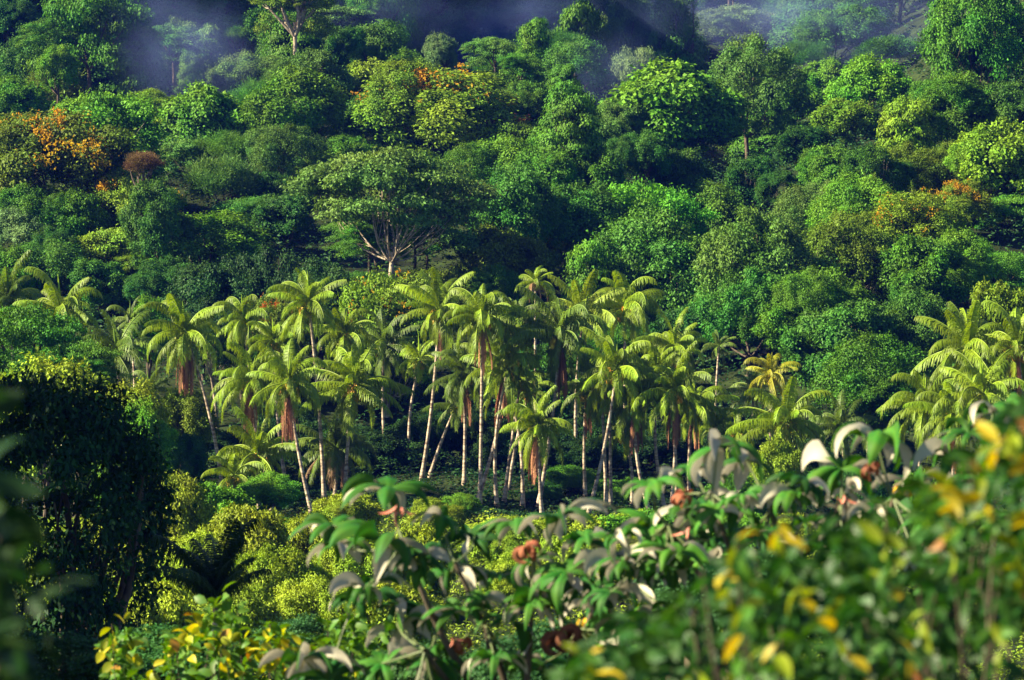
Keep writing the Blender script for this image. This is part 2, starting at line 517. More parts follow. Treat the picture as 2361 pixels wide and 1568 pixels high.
def plant(x, top, w, kind, c, label, group, d=None, drange=(418, 900), clear=None, zs=None, pale=False, bloomc=(.40, .255, .014), cat=None, name=None,
          proto=None, nlimb=None, rec=True, minclear=.4, r0=None, limbk=1.0):
    ps = PROTO[kind]
    if group in (G_RIDGE, G_SLOPE, G_FOOT) and kind not in ('giant',):
        w = w * (1.32 if kind != 'great_bloom' else 1.1)
        if zs is None: zs = rs.uniform(1.05, 1.4)
    p = ps[rs.integers(len(ps))] if proto is None else ps[proto]
    zs = zs or rs.uniform(.9, 1.12)
    cl = clear if clear is not None else rs.uniform(.8, 2.5)
    sc = lambda d: metres(w, d) / (2 * p.W)
    if d is None:
        d = find_depth(x, top, w, lambda d: p.H * sc(d) * zs + cl, *drange)
        if d is None:
            0 and print('NO DEPTH', x, top, label); d = drange[1]
    s = sc(d)
    q = unproject(x, top, d)
    base = T(q[0], d)
    clear_h = q[2] - p.H * s * zs - base
    if clear_h < minclear:
        zs2 = max(.45, zs * (q[2] - base - minclear) / (p.H * s * zs))
        zs = zs2
        clear_h = q[2] - p.H * s * zs - base
        if clear_h < -1: print('BURIED', x, top, label, round(clear_h, 1))
    elif clear_h > 2.5 and kind in ('dome', 'bigleaf', 'bloom', 'grove', 'column', 'weeping', 'great_bloom', 'scrub') and not (clear is not None):
        zs = min(zs * (2.1 if kind == 'scrub' else 1.6), zs * (q[2] - base - 1.5) / (p.H * s * zs))
        clear_h = q[2] - p.H * s * zs - base
    root = ob(name or NAMES[kind], None, loc=(q[0], d, base))
    root.empty_display_size = .5
    tag(root, label, cat or ('shrub' if kind == 'scrub' else 'tree'), group)
    rz = rs.uniform(0, 6.28)
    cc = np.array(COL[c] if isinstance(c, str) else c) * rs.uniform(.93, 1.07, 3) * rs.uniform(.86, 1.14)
    r0 = r0 or max(.12, .045 * (clear_h + p.H * s) * (1.0 if not pale else 1.15) * .55)
    if not pale and kind != 'scrub' and group in (G_RIDGE, G_SLOPE, G_FOOT) and rs.uniform() < .3:
        pale, limbk, r0 = True, .55, r0 * .8              # some trees show pale bark through the leaves
    tm = trunk_mesh(clear_h, s, rz, p, r0, M_PALE if pale else M_BARK, rs, nlimb=nlimb or (11 if pale else 6), sub=3 if pale else 1, limbk=limbk, zs=zs)
    ob('trunk', tm, root)
    ax_, ay_ = s * rs.uniform(.82, 1.22), s * rs.uniform(.82, 1.22)
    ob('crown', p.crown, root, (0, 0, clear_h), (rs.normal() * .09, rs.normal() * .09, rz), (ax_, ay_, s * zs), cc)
    if p.bloom:
        ob('blossom', p.bloom, root, (0, 0, clear_h), root.children[1].rotation_euler, (ax_, ay_, s * zs), bloomc)
    if kind in ('dome', 'bigleaf', 'bloom', 'grove', 'scrub', 'great_bloom', 'weeping', 'umbrella') and group not in (G_NEAR,):
        alt = PROTO['bigleaf' if kind == 'bigleaf' else 'scrub' if kind == 'scrub' else 'umbrella' if kind == 'umbrella' else 'dome']
        for j in range(rs.integers(1, 3)):                 # side boughs carry smaller crowns of their own, which break the outline
            an = rs.uniform(0, 6.28)
            p2 = alt[rs.integers(len(alt))]
            k2 = rs.uniform(.42, .66) * s * p.R / p2.R
            z2 = clear_h + p.H * s * zs * rs.uniform(.15, .62) - p2.H * k2 * .3
            ob('crown', p2.crown, root, (math.cos(an) * s * p.R * .62, math.sin(an) * s * p.R * .62, max(z2, .2)), (rs.normal() * .12, rs.normal() * .12, rs.uniform(0, 6.28)),
               (k2, k2, k2 * rs.uniform(.9, 1.25)), cc * rs.uniform(.88, 1.12))
    if rec:
        PLACED.append((x, top, w, d)); PLABEL.append(label)
    return root

# ------------------------------------------------------------------ the forest on the slope
G_FAR = 'trees in and around the mist behind the ridge'
G_RIDGE = 'trees along the crest of the wooded ridge'
G_SLOPE = 'trees on the face of the wooded slope'
G_FOOT = 'trees at the foot of the slope behind the palms'
G_SCRUB = 'shrubs and low trees in front of the coconut grove'
FAR = dict(drange=(600,1000))

for a in [
    # behind the crest, in the mist
    (205, -30, 300, 'umbrella', 'g', 'broad feathery tree with layered crown, beside the mist pocket in the upper corner', dict(d=690, zs=1.6, proto=0)),
    (20, -20, 130, 'dome', 'd', 'dark tree in the top corner beside the broad feathery crown', dict(d=720)),
    (130, 105, 90, 'bigleaf', 'b', 'small bright leafy tree at the lower edge of the broad feathery crown', dict(d=660)),
    (492, 58, 62, 'column', 'gr', 'slender pale tree draped in vines standing upright in the mist pocket', dict(d=715)),
    (442, 120, 84, 'column', 'gr', 'shorter vine-covered tree rising out of the mist pocket', dict(d=705)),
    (545, 62, 90, 'feathery', 'g', 'soft-crowned tree between the mist pocket and the tree with bare pale limbs', dict(d=735)),
    (682, -70, 185, 'umbrella', 'o', 'tall tree with bare pale limbs glowing orange in the sun above the ridge', dict(d=680, pale=True, zs=2.0, limbk=1.3, r0=.5)),
    (872, -60, 160, 'weeping', 'g', 'tree with hanging sprays of foliage at the top edge beside the tree with pale limbs', dict(d=745)),
    (790, 60, 110, 'dome', 'd', 'dark tree under the hanging sprays at the top edge', dict(d=700)),
    (848, 108, 90, 'dome', 'g', 'mid-green tree just behind the ridge below the hanging sprays', dict(d=680)),
    (1014, 78, 84, 'dome', 's', 'small round pale tree standing alone against the misty gap', dict(d=735)),
    (1075, 12, 190, 'dome', 'e', 'hazy dark tree behind the small round pale tree in the misty gap', dict(d=830)),
    (960, -20, 150, 'dome', 'e', 'faint dark tree at the top edge between hanging sprays and misty gap', dict(d=850)),
    (1200, 122, 120, 'umbrella', 'g', 'tree with tiers of flat leafy sprays beside the misty gap', dict(d=672, zs=1.3)),
    (1245, 46, 110, 'column', 'g', 'vine-hung tree with squared top at the edge of the misty gap', dict(d=705)),
    (1335, 6, 120, 'column', 'g', 'tall leafy tree behind the vine-hung squared tree', dict(d=745)),
    (1450, -30, 130, 'column', 'gr', 'misty tree hung with creepers, beside the bright ridge tree at the top edge', dict(d=775)),
    (1568, -50, 160, 'column', 'g', 'tallest vine-hung tree at the top edge beside the open mist', dict(d=765)),
    (1462, 110, 120, 'weeping', 's', 'pale drooping tree low in the mist behind the bright ridge tree', dict(d=740)),
    (1312, 148, 84, 'column', 'g', 'narrow leafy tree in front of the dark gap in the ridge', dict(d=660)),
    (1722, 84, 215, 'dome', 'gr', 'wide dome-shaped tree half veiled by mist behind the ridge', dict(d=672, zs=1.0)),
    (1705, 14, 200, 'umbrella', 's', 'ghostly pale tree dissolving in the brightest mist', dict(d=840)),
    (1925, 20, 210, 'dome', 'e', 'large dim tree on the blue misty slope beyond the ridge', dict(d=790)),
    (2050, 85, 150, 'feathery', 'e', 'dim layered tree low on the blue misty slope beyond the ridge', dict(d=750)),
    (1860, 92, 130, 'feathery', 'e', 'dim tree with a thin bare trunk on the blue misty slope', dict(d=780)),
    (2262, -60, 250, 'dome', 'g', 'very tall tree draped in vines at the top corner above the ridge', dict(d=640, zs=1.8)),
    (2163, 62, 64, 'column', 'e', 'narrow hazy tree against the mist beside the very tall vine-draped tree', dict(d=735)),
    (2345, 105, 90, 'dome', 'g', 'rounded tree at the picture edge below the very tall vine-draped tree', dict(d=655)),
]:
    plant(*a[:6], G_FAR, **a[6])

for a in [
    (35, 178, 150, 'bigleaf', 'g', 'leafy ridge tree at the picture edge above the great flowering crown', {}),
    (120, 150, 120, 'feathery', 'o', 'olive feathery ridge tree under the broad layered crown in the corner', {}),
    (250, 214, 190, 'dome', 'b', 'bright rounded ridge tree with its far side in deep shadow', {}),
    (345, 205, 84, 'bigleaf', 'y', 'small yellow-green ridge tree below the mist pocket', {}),
    (455, 196, 150, 'bigleaf', 'b', 'lush large-leaved ridge tree with bright hanging clusters below the mist pocket', {}),
    (405, 248, 80, 'bigleaf', 'y', 'small sunlit tree tucked beside the lush ridge tree with hanging clusters', {}),
    (590, 186, 120, 'feathery', 'g', 'feathery ridge tree between the hanging clusters and the bright green crown', {}),
    (690, 158, 150, 'bigleaf', 'b', 'bright green ridge crown directly below the tree with pale limbs', {}),
    (715, 118, 150, 'dome', 'gr', 'dull rounded tree at the base of the tree with pale limbs', dict(d=640)),
    (752, 226, 80, 'feathery', 'gr', 'soft grey-green tree below the bright ridge crown under the pale limbs', {}),
    (862, 142, 140, 'bigleaf', 'y', 'yellow-green ridge tree beside the orange-topped dome', {}),
    (1012, 158, 250, 'bloom', 'y', 'broad dome on the ridge topped with orange blossom', dict(proto=0, zs=.9)),
    (1030, 212, 130, 'bigleaf', 'b', 'bright leafy tree growing against the front of the orange-topped dome', {}),
    (880, 205, 110, 'dome', 'g', 'green tree in front of the orange-topped dome, on its shaded flank', {}),
    (1152, 172, 120, 'bigleaf', 'g', 'ridge tree between the orange-topped dome and the tiers of flat sprays', {}),
    (1140, 208, 110, 'feathery', 'gr', 'soft-crowned tree just below the ridge beyond the orange-topped dome', {}),
    (1215, 190, 100, 'dome', 'g', 'dark green tree under the tiers of flat leafy sprays', {}),
    (1292, 196, 120, 'column', 'g', 'vine-covered tree on the ridge beside the dark gap', {}),
    (850, 240, 120, 'feathery', 'g', 'rounded soft tree beside the small flat-topped tree with brown blossom', {}),
    (986, 284, 136, 'flat_bloom', 'o', 'small flat-topped tree with brown-orange blossom and bare pale stems', dict(pale=True, zs=1.3, bloomc=(.34, .14, .03), limbk=.8)),
    (1158, 266, 140, 'flat_bloom', 'o', 'flat-topped tree with a single pale slanting limb on the upper slope', dict(pale=True, zs=1.4, bloomc=(.22, .10, .04), nlimb=3)),
    (1545, 148, 220, 'bigleaf', 'b', 'largest sunlit ridge tree, bright clustered crown beside the dark gap', dict(zs=1.1)),
    (1440, 226, 120, 'dome', 'gr', 'pale olive tree on the shoulder below the largest sunlit ridge tree', {}),
    (1470, 196, 90, 'bigleaf', 'g', 'small tree stepping down from the largest sunlit ridge tree', {}),
    (1544, 226, 84, 'feathery', 's', 'small grey tree with a thin bare trunk in front of the largest ridge tree', dict(pale=True, r0=.12, nlimb=6, clear=4)),
    (1645, 268, 92, 'feathery', 's', 'lone umbrella-crowned tree on a thin leaning trunk above the dark gully', dict(r0=.11, nlimb=6, clear=4)),
    (1636, 176, 90, 'dome', 'd', 'shadowed tree on the ridge between two sunlit crowns', {}),
    (1718, 138, 96, 'column', 'o', 'ridge tree with rust-tinged creeper down one side', {}),
    (1830, 188, 100, 'bigleaf', 'b', 'bright low tree on the ridge between the creeper-clad and ball-topped trees', {}),
    (1906, 136, 92, 'bigleaf', 'b', 'ball-topped bright tree on the ridge', {}),
    (2012, 130, 140, 'bigleaf', 'b', 'tall bright tree with uneven top at the end of the ridge', dict(zs=1.3)),
    (1955, 228, 100, 'bigleaf', 'y', 'yellow-green tree below the ball-topped bright tree', {}),
    (2085, 228, 90, 'column', 'y', 'yellowish creeper-covered stump tree at the end of the ridge', {}),
    (2150, 182, 90, 'dome', 'g', 'tree at the foot of the very tall vine-draped tree', {}),
    (2225, 170, 160, 'grove', 'g', 'massive creeper-hung tree below the very tall vine-draped tree', {}),
    (2320, 190, 130, 'dome', 'e', 'dark creeper-hung tree at the picture edge below the ridge top', {}),
]:
    plant(*a[:6], G_RIDGE, **a[6])

for a in [
    (120, 262, 340, 'great_bloom', 'o', 'great spreading tree sprinkled with yellow-orange blossom near the picture edge', dict(zs=1.05)),
    (292, 394, 165, 'bloom', 'y', 'round tree thick with yellow blossom below the rust-red crown', dict(proto=1, bloomc=(.50, .33, .012))),
    (328, 350, 84, 'feathery', 'r', 'rust-red tree standing among the yellow-flowering crowns', dict(d=520, clear=8, zs=.95)),
    (365, 418, 120, 'dome', 'e', 'green tree directly below the rust-red crown', dict(d=505)),
    (60, 425, 150, 'dome', 'g', 'green tree under the great spreading tree with orange blossom', {}),
    (180, 440, 120, 'bigleaf', 'g', 'mid-green tree below the great flowering tree, beside the round yellow-flowered one', {}),
    (35, 478, 110, 'dome', 's', 'silvery-leaved tree at the picture edge below the great flowering tree', {}),
    (130, 520, 110, 'dome', 'd', 'dark tree between the silvery-leaved tree and the tiered yellow-green tree', {}),
    (268, 528, 180, 'umbrella', 'y', 'tiered yellow-green tree below the round tree with yellow blossom', dict(zs=1.2)),
    (482, 488, 200, 'bigleaf', 'b', 'bright spreading tree alone above the dark hollow', dict(zs=.85)),
    (430, 322, 130, 'umbrella', 'gr', 'tree with two pale feathery tiers beside the rust-red tree', dict(zs=1.2)),
    (505, 305, 100, 'feathery', 'g', 'feathery crown next to the two pale tiers', {}),
    (665, 290, 150, 'dome', 'gr', 'grey-green ball-shaped tree below the bright ridge crown', {}),
    (740, 330, 90, 'bigleaf', 'b', 'small bright tree beside the grey-green ball-shaped tree', {}),
    (515, 362, 130, 'feathery', 'gr', 'soft tree with pale tufts in the middle of the shaded slope', {}),
    (600, 395, 110, 'dome', 'd', 'dark tree below the grey-green ball-shaped tree', {}),
    (580, 455, 150, 'umbrella', 'e', 'low flat-tiered tree in half shade beside the great umbrella tree', dict(zs=1.2)),
    (655, 445, 120, 'dome', 'd', 'deep green tree in the shade of the great umbrella tree', {}),
    (905, 352, 440, 'giant', 'gr', 'great umbrella tree with tiers of foliage and bare pale limbs inside', dict(pale=True, zs=1.2, limbk=.6, r0=.45, nlimb=20, clear=8.5)),
    (800, 318, 110, 'dome', 'g', 'green tree peeking above the top of the great umbrella tree', {}),
    (1090, 330, 120, 'dome', 'g', 'leafy tree behind the shoulder of the great umbrella tree', {}),
    (1160, 312, 130, 'bigleaf', 'b', 'bright tree below the flat-topped tree with the slanting limb', {}),
    (1280, 290, 140, 'dome', 'g', 'rounded tree on the spur in front of the dark gap', {}),
    (1250, 340, 120, 'bigleaf', 'g', 'leafy tree halfway up the spur, right of the slanting pale limb', {}),
    (1388, 268, 110, 'dome', 'gr', 'pale olive dome at the head of the spur', {}),
    (1375, 345, 130, 'bigleaf', 'g', 'tree with drooping clusters on the flank of the spur', {}),
    (1480, 300, 120, 'dome', 'e', 'deep green tree in half shade below the thin-trunked grey tree', {}),
    (1570, 345, 110, 'bigleaf', 'e', 'shaded tree beside the lone umbrella-crowned tree', {}),
    (1475, 425, 270, 'umbrella', 'b', 'wide bright tree with flat tiers above the big olive ball-shaped crown', dict(zs=1.3)),
    (1190, 385, 190, 'dome', 'e', 'dense dark green tree beside the great umbrella tree', {}),
    (1320, 420, 140, 'bigleaf', 'e', 'leafy dark tree between the dense dark tree and the wide bright tiers', {}),
    (1640, 420, 120, 'bigleaf', 'g', 'bright-topped tree at the near edge of the dark gully', {}),
    (1485, 486, 260, 'grove', 'e', 'big olive-green ball-shaped crown rising behind the coconut palms', dict(proto=0)),
    (1150, 528, 170, 'dome', 'o', 'yellowish small-leaved tree below the dense dark green tree', {}),
    (1290, 538, 80, 'bloom', 'y', 'small tree with an orange-flowered top above the coconut palms', dict(proto=1)),
    (1345, 560, 120, 'column', 'b', 'vine-clad bright tree beside the big olive ball-shaped crown', {}),
    (1760, 488, 260, 'grove', 'gr', 'large pale-leaved tree with bare branches showing, on the near spur', dict(pale=True, proto=1, limbk=.6, nlimb=12, r0=.35)),
    (1945, 486, 190, 'grove', 'o', 'olive tree with many bare pale branches on the near spur', dict(pale=True, proto=0, limbk=.6, nlimb=14, r0=.35)),
    (1850, 430, 150, 'dome', 'gr', 'rounded grey-green tree above the large pale-leaved tree', {}),
    (1985, 398, 170, 'dome', 'b', 'bright rounded tree at the top of the near spur', {}),
    (1910, 455, 100, 'bloom', 'b', 'tree with a few orange flower heads at the top of the near spur', dict(proto=2)),
    (2100, 440, 190, 'bloom', 'y', 'wide yellow-green tree scattered with orange blossom on the near spur', dict(proto=2)),
    (2010, 340, 130, 'dome', 'e', 'dark green tree between the ridge end and the near spur', {}),
    (2090, 330, 130, 'dome', 'o', 'olive tree below the yellowish creeper-covered tree', {}),
    (1920, 335, 110, 'bigleaf', 'g', 'leafy tree below the ridge on the shaded side of the gully', {}),
    (2215, 418, 110, 'bloom', 'y', 'small tree with golden blossom on its sunny side, on the near spur', dict(proto=0)),
    (2335, 450, 120, 'umbrella', 'g', 'tree with flat sunny sprays at the picture edge of the near spur', dict(zs=1.2)),
    (2290, 282, 160, 'bigleaf', 'y', 'tall yellow-green tree near the picture edge below the creeper-hung trees', dict(zs=1.25)),
    (2190, 330, 130, 'dome', 'o', 'olive-green tree in the bay between creeper-hung trees and near spur', {}),
    (2340, 340, 100, 'bigleaf', 'y', 'yellow-green tree at the picture edge above the flat sunny sprays', {}),
    (2120, 545, 170, 'dome', 'g', 'mid-green tree below the wide tree with scattered orange blossom', {}),
    (2230, 530, 150, 'dome', 'b', 'bright tree above the coconut palms near the picture edge', {}),
    (2320, 580, 150, 'umbrella', 'g', 'flat-topped green tree at the picture edge above the palms', dict(zs=1.2)),
    (2060, 500, 120, 'dome', 'gr', 'grey-green tree next to the olive tree with bare branches', {}),
    (1800, 395, 90, 'dome', 'd', 'shade-coloured tree deep in the gully between the spurs', {}),  # gully trees: dark leaf colour stands in for the gully's shade
    (1730, 360, 110, 'dome', 'd', 'dark tree on the floor of the gully below the creeper-clad ridge tree', {}),
    (1850, 290, 100, 'dome', 'd', 'dark tree below the ball-topped ridge tree', {}),
]:
    plant(*a[:6], G_SLOPE, **a[6])

for a in [
    (110, 552, 130, 'dome', 'e', 'deep green tree above the wind-blown palms near the picture edge', {}),
    (25, 570, 130, 'bigleaf', 'g', 'leafy tree at the picture edge above the wind-blown palms', {}),
    (225, 600, 120, 'dome', 'e', 'shaded tree between the wind-blown palms and the dark hollow', {}),
    (380, 590, 130, 'dome', 'd', 'dark tree at the near edge of the dark hollow', {}),
    (342, 688, 84, 'bigleaf', 'b', 'small green tree between the wind-blown palms and the skirted palm', dict(d=440)),
    (60, 706, 200, 'umbrella', 'g', 'tiered green tree in front of the wind-blown palms at the picture edge', dict(d=405, zs=1.5)),
    (175, 790, 150, 'umbrella', 'g', 'low tiered tree in front of the shaded palm', dict(d=402, zs=1.5)),
    (890, 634, 190, 'bloom', 'y', 'yellow-green flowering tree showing between the crowns of the grove', dict(d=462, proto=2, pale=True, r0=.3)),
    (640, 676, 90, 'bloom', 'o', 'small rusty-flowered tree behind the edge of the grove', dict(d=458, proto=1, bloomc=(.4, .16, .02))),
    (560, 700, 80, 'bloom', 'g', 'dark tree with rusty tips at the edge of the dark hollow', dict(d=462, proto=2, bloomc=(.4, .16, .02))),
    (470, 610, 150, 'dome', (.024, .075, .016), 'shade-coloured tree at the back of the dark hollow below the bright spreading tree', dict(d=468)),  # this and the hollow trees below: leaf colour imitates deep shadow
    (560, 590, 150, 'dome', (.022, .068, .016), 'shade-coloured tree in the middle of the dark hollow', dict(d=472)),
    (655, 570, 150, 'dome', (.024, .075, .016), 'shade-coloured tree between the dark hollow and the great umbrella tree', dict(d=470)),
    (740, 600, 150, 'dome', (.03, .085, .018), 'shade-coloured tree below the sunny flank of the great umbrella tree', dict(d=466)),
    (500, 690, 120, 'dome', (.022, .068, .016), 'low shade-coloured tree at the mouth of the dark hollow beside the leaning palm', dict(d=452)),
    (1000, 620, 160, 'dome', 'o', 'olive tree under the great umbrella tree at the back of the grove', {}),
    (1130, 610, 130, 'dome', 'g', 'green tree at the back of the grove beside the lone dry palm', {}),
    (1720, 610, 200, 'grove', 'e', 'lower dark tree under the large pale-leaved tree', dict(proto=1)),
    (1880, 620, 200, 'grove', 'g', 'lower leafy tree under the olive tree with bare branches', dict(proto=0, pale=True, limbk=.5)),
    (2010, 770, 220, 'dome', 'g', 'low dome-shaped tree behind the gap between the two palm groups', dict(d=440, zs=.8)),
    (1950, 700, 170, 'dome', 'e', 'leafy tree above the low dome beside the gap between palm groups', {}),
    (2100, 660, 180, 'dome', 'e', 'dark leafy tree behind the palm group at the picture edge', {}),
    (2320, 655, 170, 'dome', 'y', 'sunny yellow-green dome behind the palms at the picture edge', dict(d=440)),
    (1600, 700, 130, 'dome', 'd', 'dark tree behind the palms below the big olive ball-shaped crown', {}),
]:
    plant(*a[:6], G_FOOT, **a[6])

for a in [
    (110, 830, 270, 'bigleaf', 'sy', 'broad sunlit yellow-green tree behind the dark shaded tree', dict(d=372, zs=1.0)),
    (285, 878, 190, 'bigleaf', 'sy', 'sunlit leafy tree beside the skirted leaning palm', dict(d=366, zs=1.0)),
    (335, 925, 140, 'bigleaf', 'b', 'rounded bright bushy tree below the sunlit leafy tree', dict(d=350, zs=1.3)),
    (420, 890, 150, 'dome', 'o', 'olive tree at the foot of the skirted leaning palm', dict(d=418)),
    (300, 1000, 170, 'dome', 'g', 'green tree in half shade behind the dark shaded tree', dict(d=338)),
    (425, 1000, 120, 'dome', 'd', 'dark tree below the skirted leaning palm', dict(d=409)),
    (380, 1090, 170, 'scrub', 'sy', 'yellow-green bush at the edge of the dark shaded tree', dict(d=330)),
    (490, 1118, 190, 'scrub', 'b', 'fresh green bush in front of the low fruiting palm', dict(d=340)),
    (625, 1092, 150, 'bigleaf', 'b', 'vivid green bush under the skirted palms', dict(d=372, zs=.7)),
    (570, 1170, 210, 'scrub', 'sy', 'wide yellow-green bush below the vivid green bush', dict(d=318)),
    (700, 1190, 190, 'scrub', 'sy', 'yellow-green bush at the foot of the second skirted palm', dict(d=325)),
    (800, 1140, 150, 'scrub', 'sy', 'sunny bush at the foot of the stout-crowned palm', dict(d=358)),
    (470, 1230, 210, 'scrub', 'l', 'sunlit bush behind the dark feather palm', dict(d=300)),
    (640, 1262, 230, 'scrub', 'sy', 'broad yellow-green bush beside the dark feather palm', dict(d=296)),
    (810, 1220, 230, 'scrub', 'sy', 'broad sunny bush in front of the grove beside the pale-leaved cecropia', dict(d=306)),
    (960, 1215, 170, 'scrub', 'l', 'bright olive bush behind the topmost cecropia leaf', dict(d=310)),
    (730, 1330, 240, 'scrub', 'sy', 'low olive bush between dark feather palm and cecropia', dict(d=276)),
    (900, 1340, 220, 'scrub', 'l', 'pale yellow-green bush behind the drooping cecropia leaves', dict(d=274)),
    (560, 1350, 190, 'scrub', 'sy', 'sunlit bush low behind the dark feather palm', dict(d=272)),
    (190, 1330, 240, 'scrub', 'l', 'sunlit bush glowing beneath the dark shaded tree', dict(d=275)),
    (90, 1390, 180, 'scrub', 'sy', 'yellow-green bush low at the picture edge under the dark shaded tree', dict(d=262)),
    (350, 1340, 190, 'scrub', 'l', 'bright bush between dark shaded tree and dark feather palm', dict(d=274)),
    (1062, 1138, 100, 'bigleaf', 'b', 'small vivid leafy shrub between palm trunks and cecropia', dict(d=380, zs=.7)),
    (1000, 1165, 140, 'scrub', 'sy', 'low shrub left of the straight bright palm trunk', dict(d=372)),
    (1320, 1075, 150, 'scrub', 'g', 'leafy shrub among the palm trunks behind the leaning trunk', dict(d=412)),
    (1425, 1110, 130, 'scrub', 'g', 'sparse shrub beside the cluster of three slim trunks', dict(d=408)),
    (1250, 1130, 110, 'scrub', 'd', 'dark shrub at the foot of the crossing palm trunks', dict(d=404)),
    (1185, 1275, 150, 'scrub', 'sy', 'olive bush seen through a gap in the cecropia leaves', dict(d=300)),
    (1430, 1230, 200, 'scrub', 'sy', 'sunny bush showing between the two cecropias', dict(d=315)),
    (1560, 1180, 190, 'scrub', 'g', 'green bush below the palms behind the upper cecropia', dict(d=335)),
    (1300, 1240, 160, 'scrub', 'l', 'pale sunny bush low behind the middle of the cecropia', dict(d=305)),
    (1800, 1012, 150, 'scrub', 'sy', 'round pale-green bush under the orange-fruited palm', dict(d=360, zs=1.1)),
    (1690, 1090, 150, 'scrub', 'g', 'green bush beside the round pale-green bush', dict(d=352)),
    (2010, 1180, 180, 'scrub', 'g', 'dark bush behind the umbrella-like cecropia leaves', dict(d=340)),
    (1980, 1060, 140, 'scrub', 'd', 'shaded shrub in the gap between the palm groups', dict(d=385)),
    (2120, 1090, 150, 'scrub', 'g', 'shrub at the foot of the palm group near the picture edge', dict(d=378)),
]:
    kw = dict(minclear=.25); kw.update(a[6])
    plant(*a[:6], G_SCRUB, **kw)

# trees that only fill gaps: low between the named ones, and the misty back slope
def fill(n, y0, y1, kinds, cols, label, group, wm, hfac, seed, far=False, keep=1.05, near_word=None):
    rng = np.random.default_rng(seed)
    done = 0
    pts = [( (unproject(x, t, d)[0]), d) for x, t, w, d in PLACED]
    for _ in range(n * 40):
        if done >= n: break
        d = rng.uniform(y0, y1)
        X = rng.uniform(-.14, .14) * d
        if min((X - a) ** 2 + ((d - b) * .8) ** 2 for a, b in pts) < (wm * .55) ** 2: continue
        h = rng.uniform(*hfac)
        x, top = project(np.array([X, d, T(X, d) + h]))
        w = wm * rng.uniform(.8, 1.25) * F / d / K
        if top < -160 or top > 1200: continue
        if any(d < b and abs(x - xx) < (ww + w) * .42 and top < tt + min(ww * keep, 260) for xx, tt, ww, b in PLACED): continue
        kd = kinds[rng.integers(len(kinds))]
        lab = label
        if near_word:                                      # tell each one by the named tree it stands next to
            for q in np.argsort([(X - a) ** 2 + (d - b) ** 2 for a, b in pts[:len(PLACED)]])[:14]:
                if int(q) not in USED and len(PLABEL[q].split()) <= 10 and 'half-hidden' not in PLABEL[q]:
                    USED.add(int(q)); lab = near_word + ' next to the ' + PLABEL[q]; break
        plant(x, top, w, kd, cols[rng.integers(len(cols))], lab, group, d=d, rec=False)
        pts.append((X, d)); done += 1
    print('fill', label, done)
fill(120, 455, 660, ['dome', 'umbrella', 'dome', 'feathery'], ['d', 'e', 'e', 'g'], 'half-hidden green tree filling a gap between the named crowns of the slope', 'half-hidden trees in the gaps of the slope', 9.0, (8, 13), 3, near_word='half-hidden green tree')
fill(170, 690, 905, ['dome', 'column', 'dome', 'feathery', 'umbrella'], ['e', 'e', 'g', 'gr'], 'dim hazy tree of the misty back slope', 'hazy trees on the misty back slope', 13.0, (11, 19), 4, keep=.3)

fill(70, 255, 352, ['scrub'], ['sy', 'sy', 'l', 'b'], 'low yellow-green shrub merging into the scrub of the valley floor', 'merging shrubs of the valley scrub', 7.0, (3.0, 5.0), 6, keep=.3, near_word='low shrub')

rb = np.random.default_rng(12)
for i in range(34):
    X = -40 + 84 * (i + rb.uniform(0, 1)) / 34
    Y = rb.uniform(428, 442)
    x_, t_ = project(np.array([X, Y, T(X, Y) + rb.uniform(3.5, 7)]))
    plant(x_, t_, rb.uniform(6, 9) * F / Y / K, ['dome', 'bigleaf', 'scrub'][i % 3], (.022, .066, .014), 'leafy bush coloured dark for the shade behind the palm trunks', 'dark bushes behind the palm trunks', d=Y, rec=False, cat='bush', name='bush')  # leaf colour carries the shade behind the trunks

# ------------------------------------------------------------------ undergrowth between the trees
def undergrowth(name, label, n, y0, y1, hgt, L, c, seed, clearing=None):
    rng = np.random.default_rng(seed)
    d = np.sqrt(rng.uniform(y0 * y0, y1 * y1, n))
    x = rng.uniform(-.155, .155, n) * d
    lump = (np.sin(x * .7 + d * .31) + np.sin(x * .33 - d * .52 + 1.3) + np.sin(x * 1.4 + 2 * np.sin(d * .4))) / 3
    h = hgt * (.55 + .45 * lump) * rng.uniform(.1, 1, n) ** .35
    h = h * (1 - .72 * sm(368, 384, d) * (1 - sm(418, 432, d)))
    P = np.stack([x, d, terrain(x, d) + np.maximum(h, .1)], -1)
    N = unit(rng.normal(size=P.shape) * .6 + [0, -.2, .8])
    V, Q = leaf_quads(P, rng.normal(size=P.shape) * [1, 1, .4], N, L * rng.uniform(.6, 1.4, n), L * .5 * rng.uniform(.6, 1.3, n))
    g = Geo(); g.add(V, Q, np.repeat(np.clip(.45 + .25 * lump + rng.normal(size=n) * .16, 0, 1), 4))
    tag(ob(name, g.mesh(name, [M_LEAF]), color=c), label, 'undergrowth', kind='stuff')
undergrowth('undergrowth', 'undergrowth coloured dark for the shade beneath and behind the palms', 60000, 378, 446, 3.0, .48, (.016, .05, .012), 9)  # near-black leaf colour stands in for the shade under the palms
undergrowth('undergrowth', 'tangled undergrowth coloured dark for shade between the tree crowns of the slope', 90000, 440, 700, 6.0, .55, (.026, .075, .018), 1)  # darkened so that the gaps between crowns read as shadow
undergrowth('undergrowth', 'low tangled greenery covering the valley floor before the palms', 80000, 225, 380, 3.2, .34, (.16, .24, .018), 2)
undergrowth('undergrowth', 'hazy greenery covering the misty back slope', 24000, 700, 1020, 7, 1.0, (.04, .09, .03), 3)

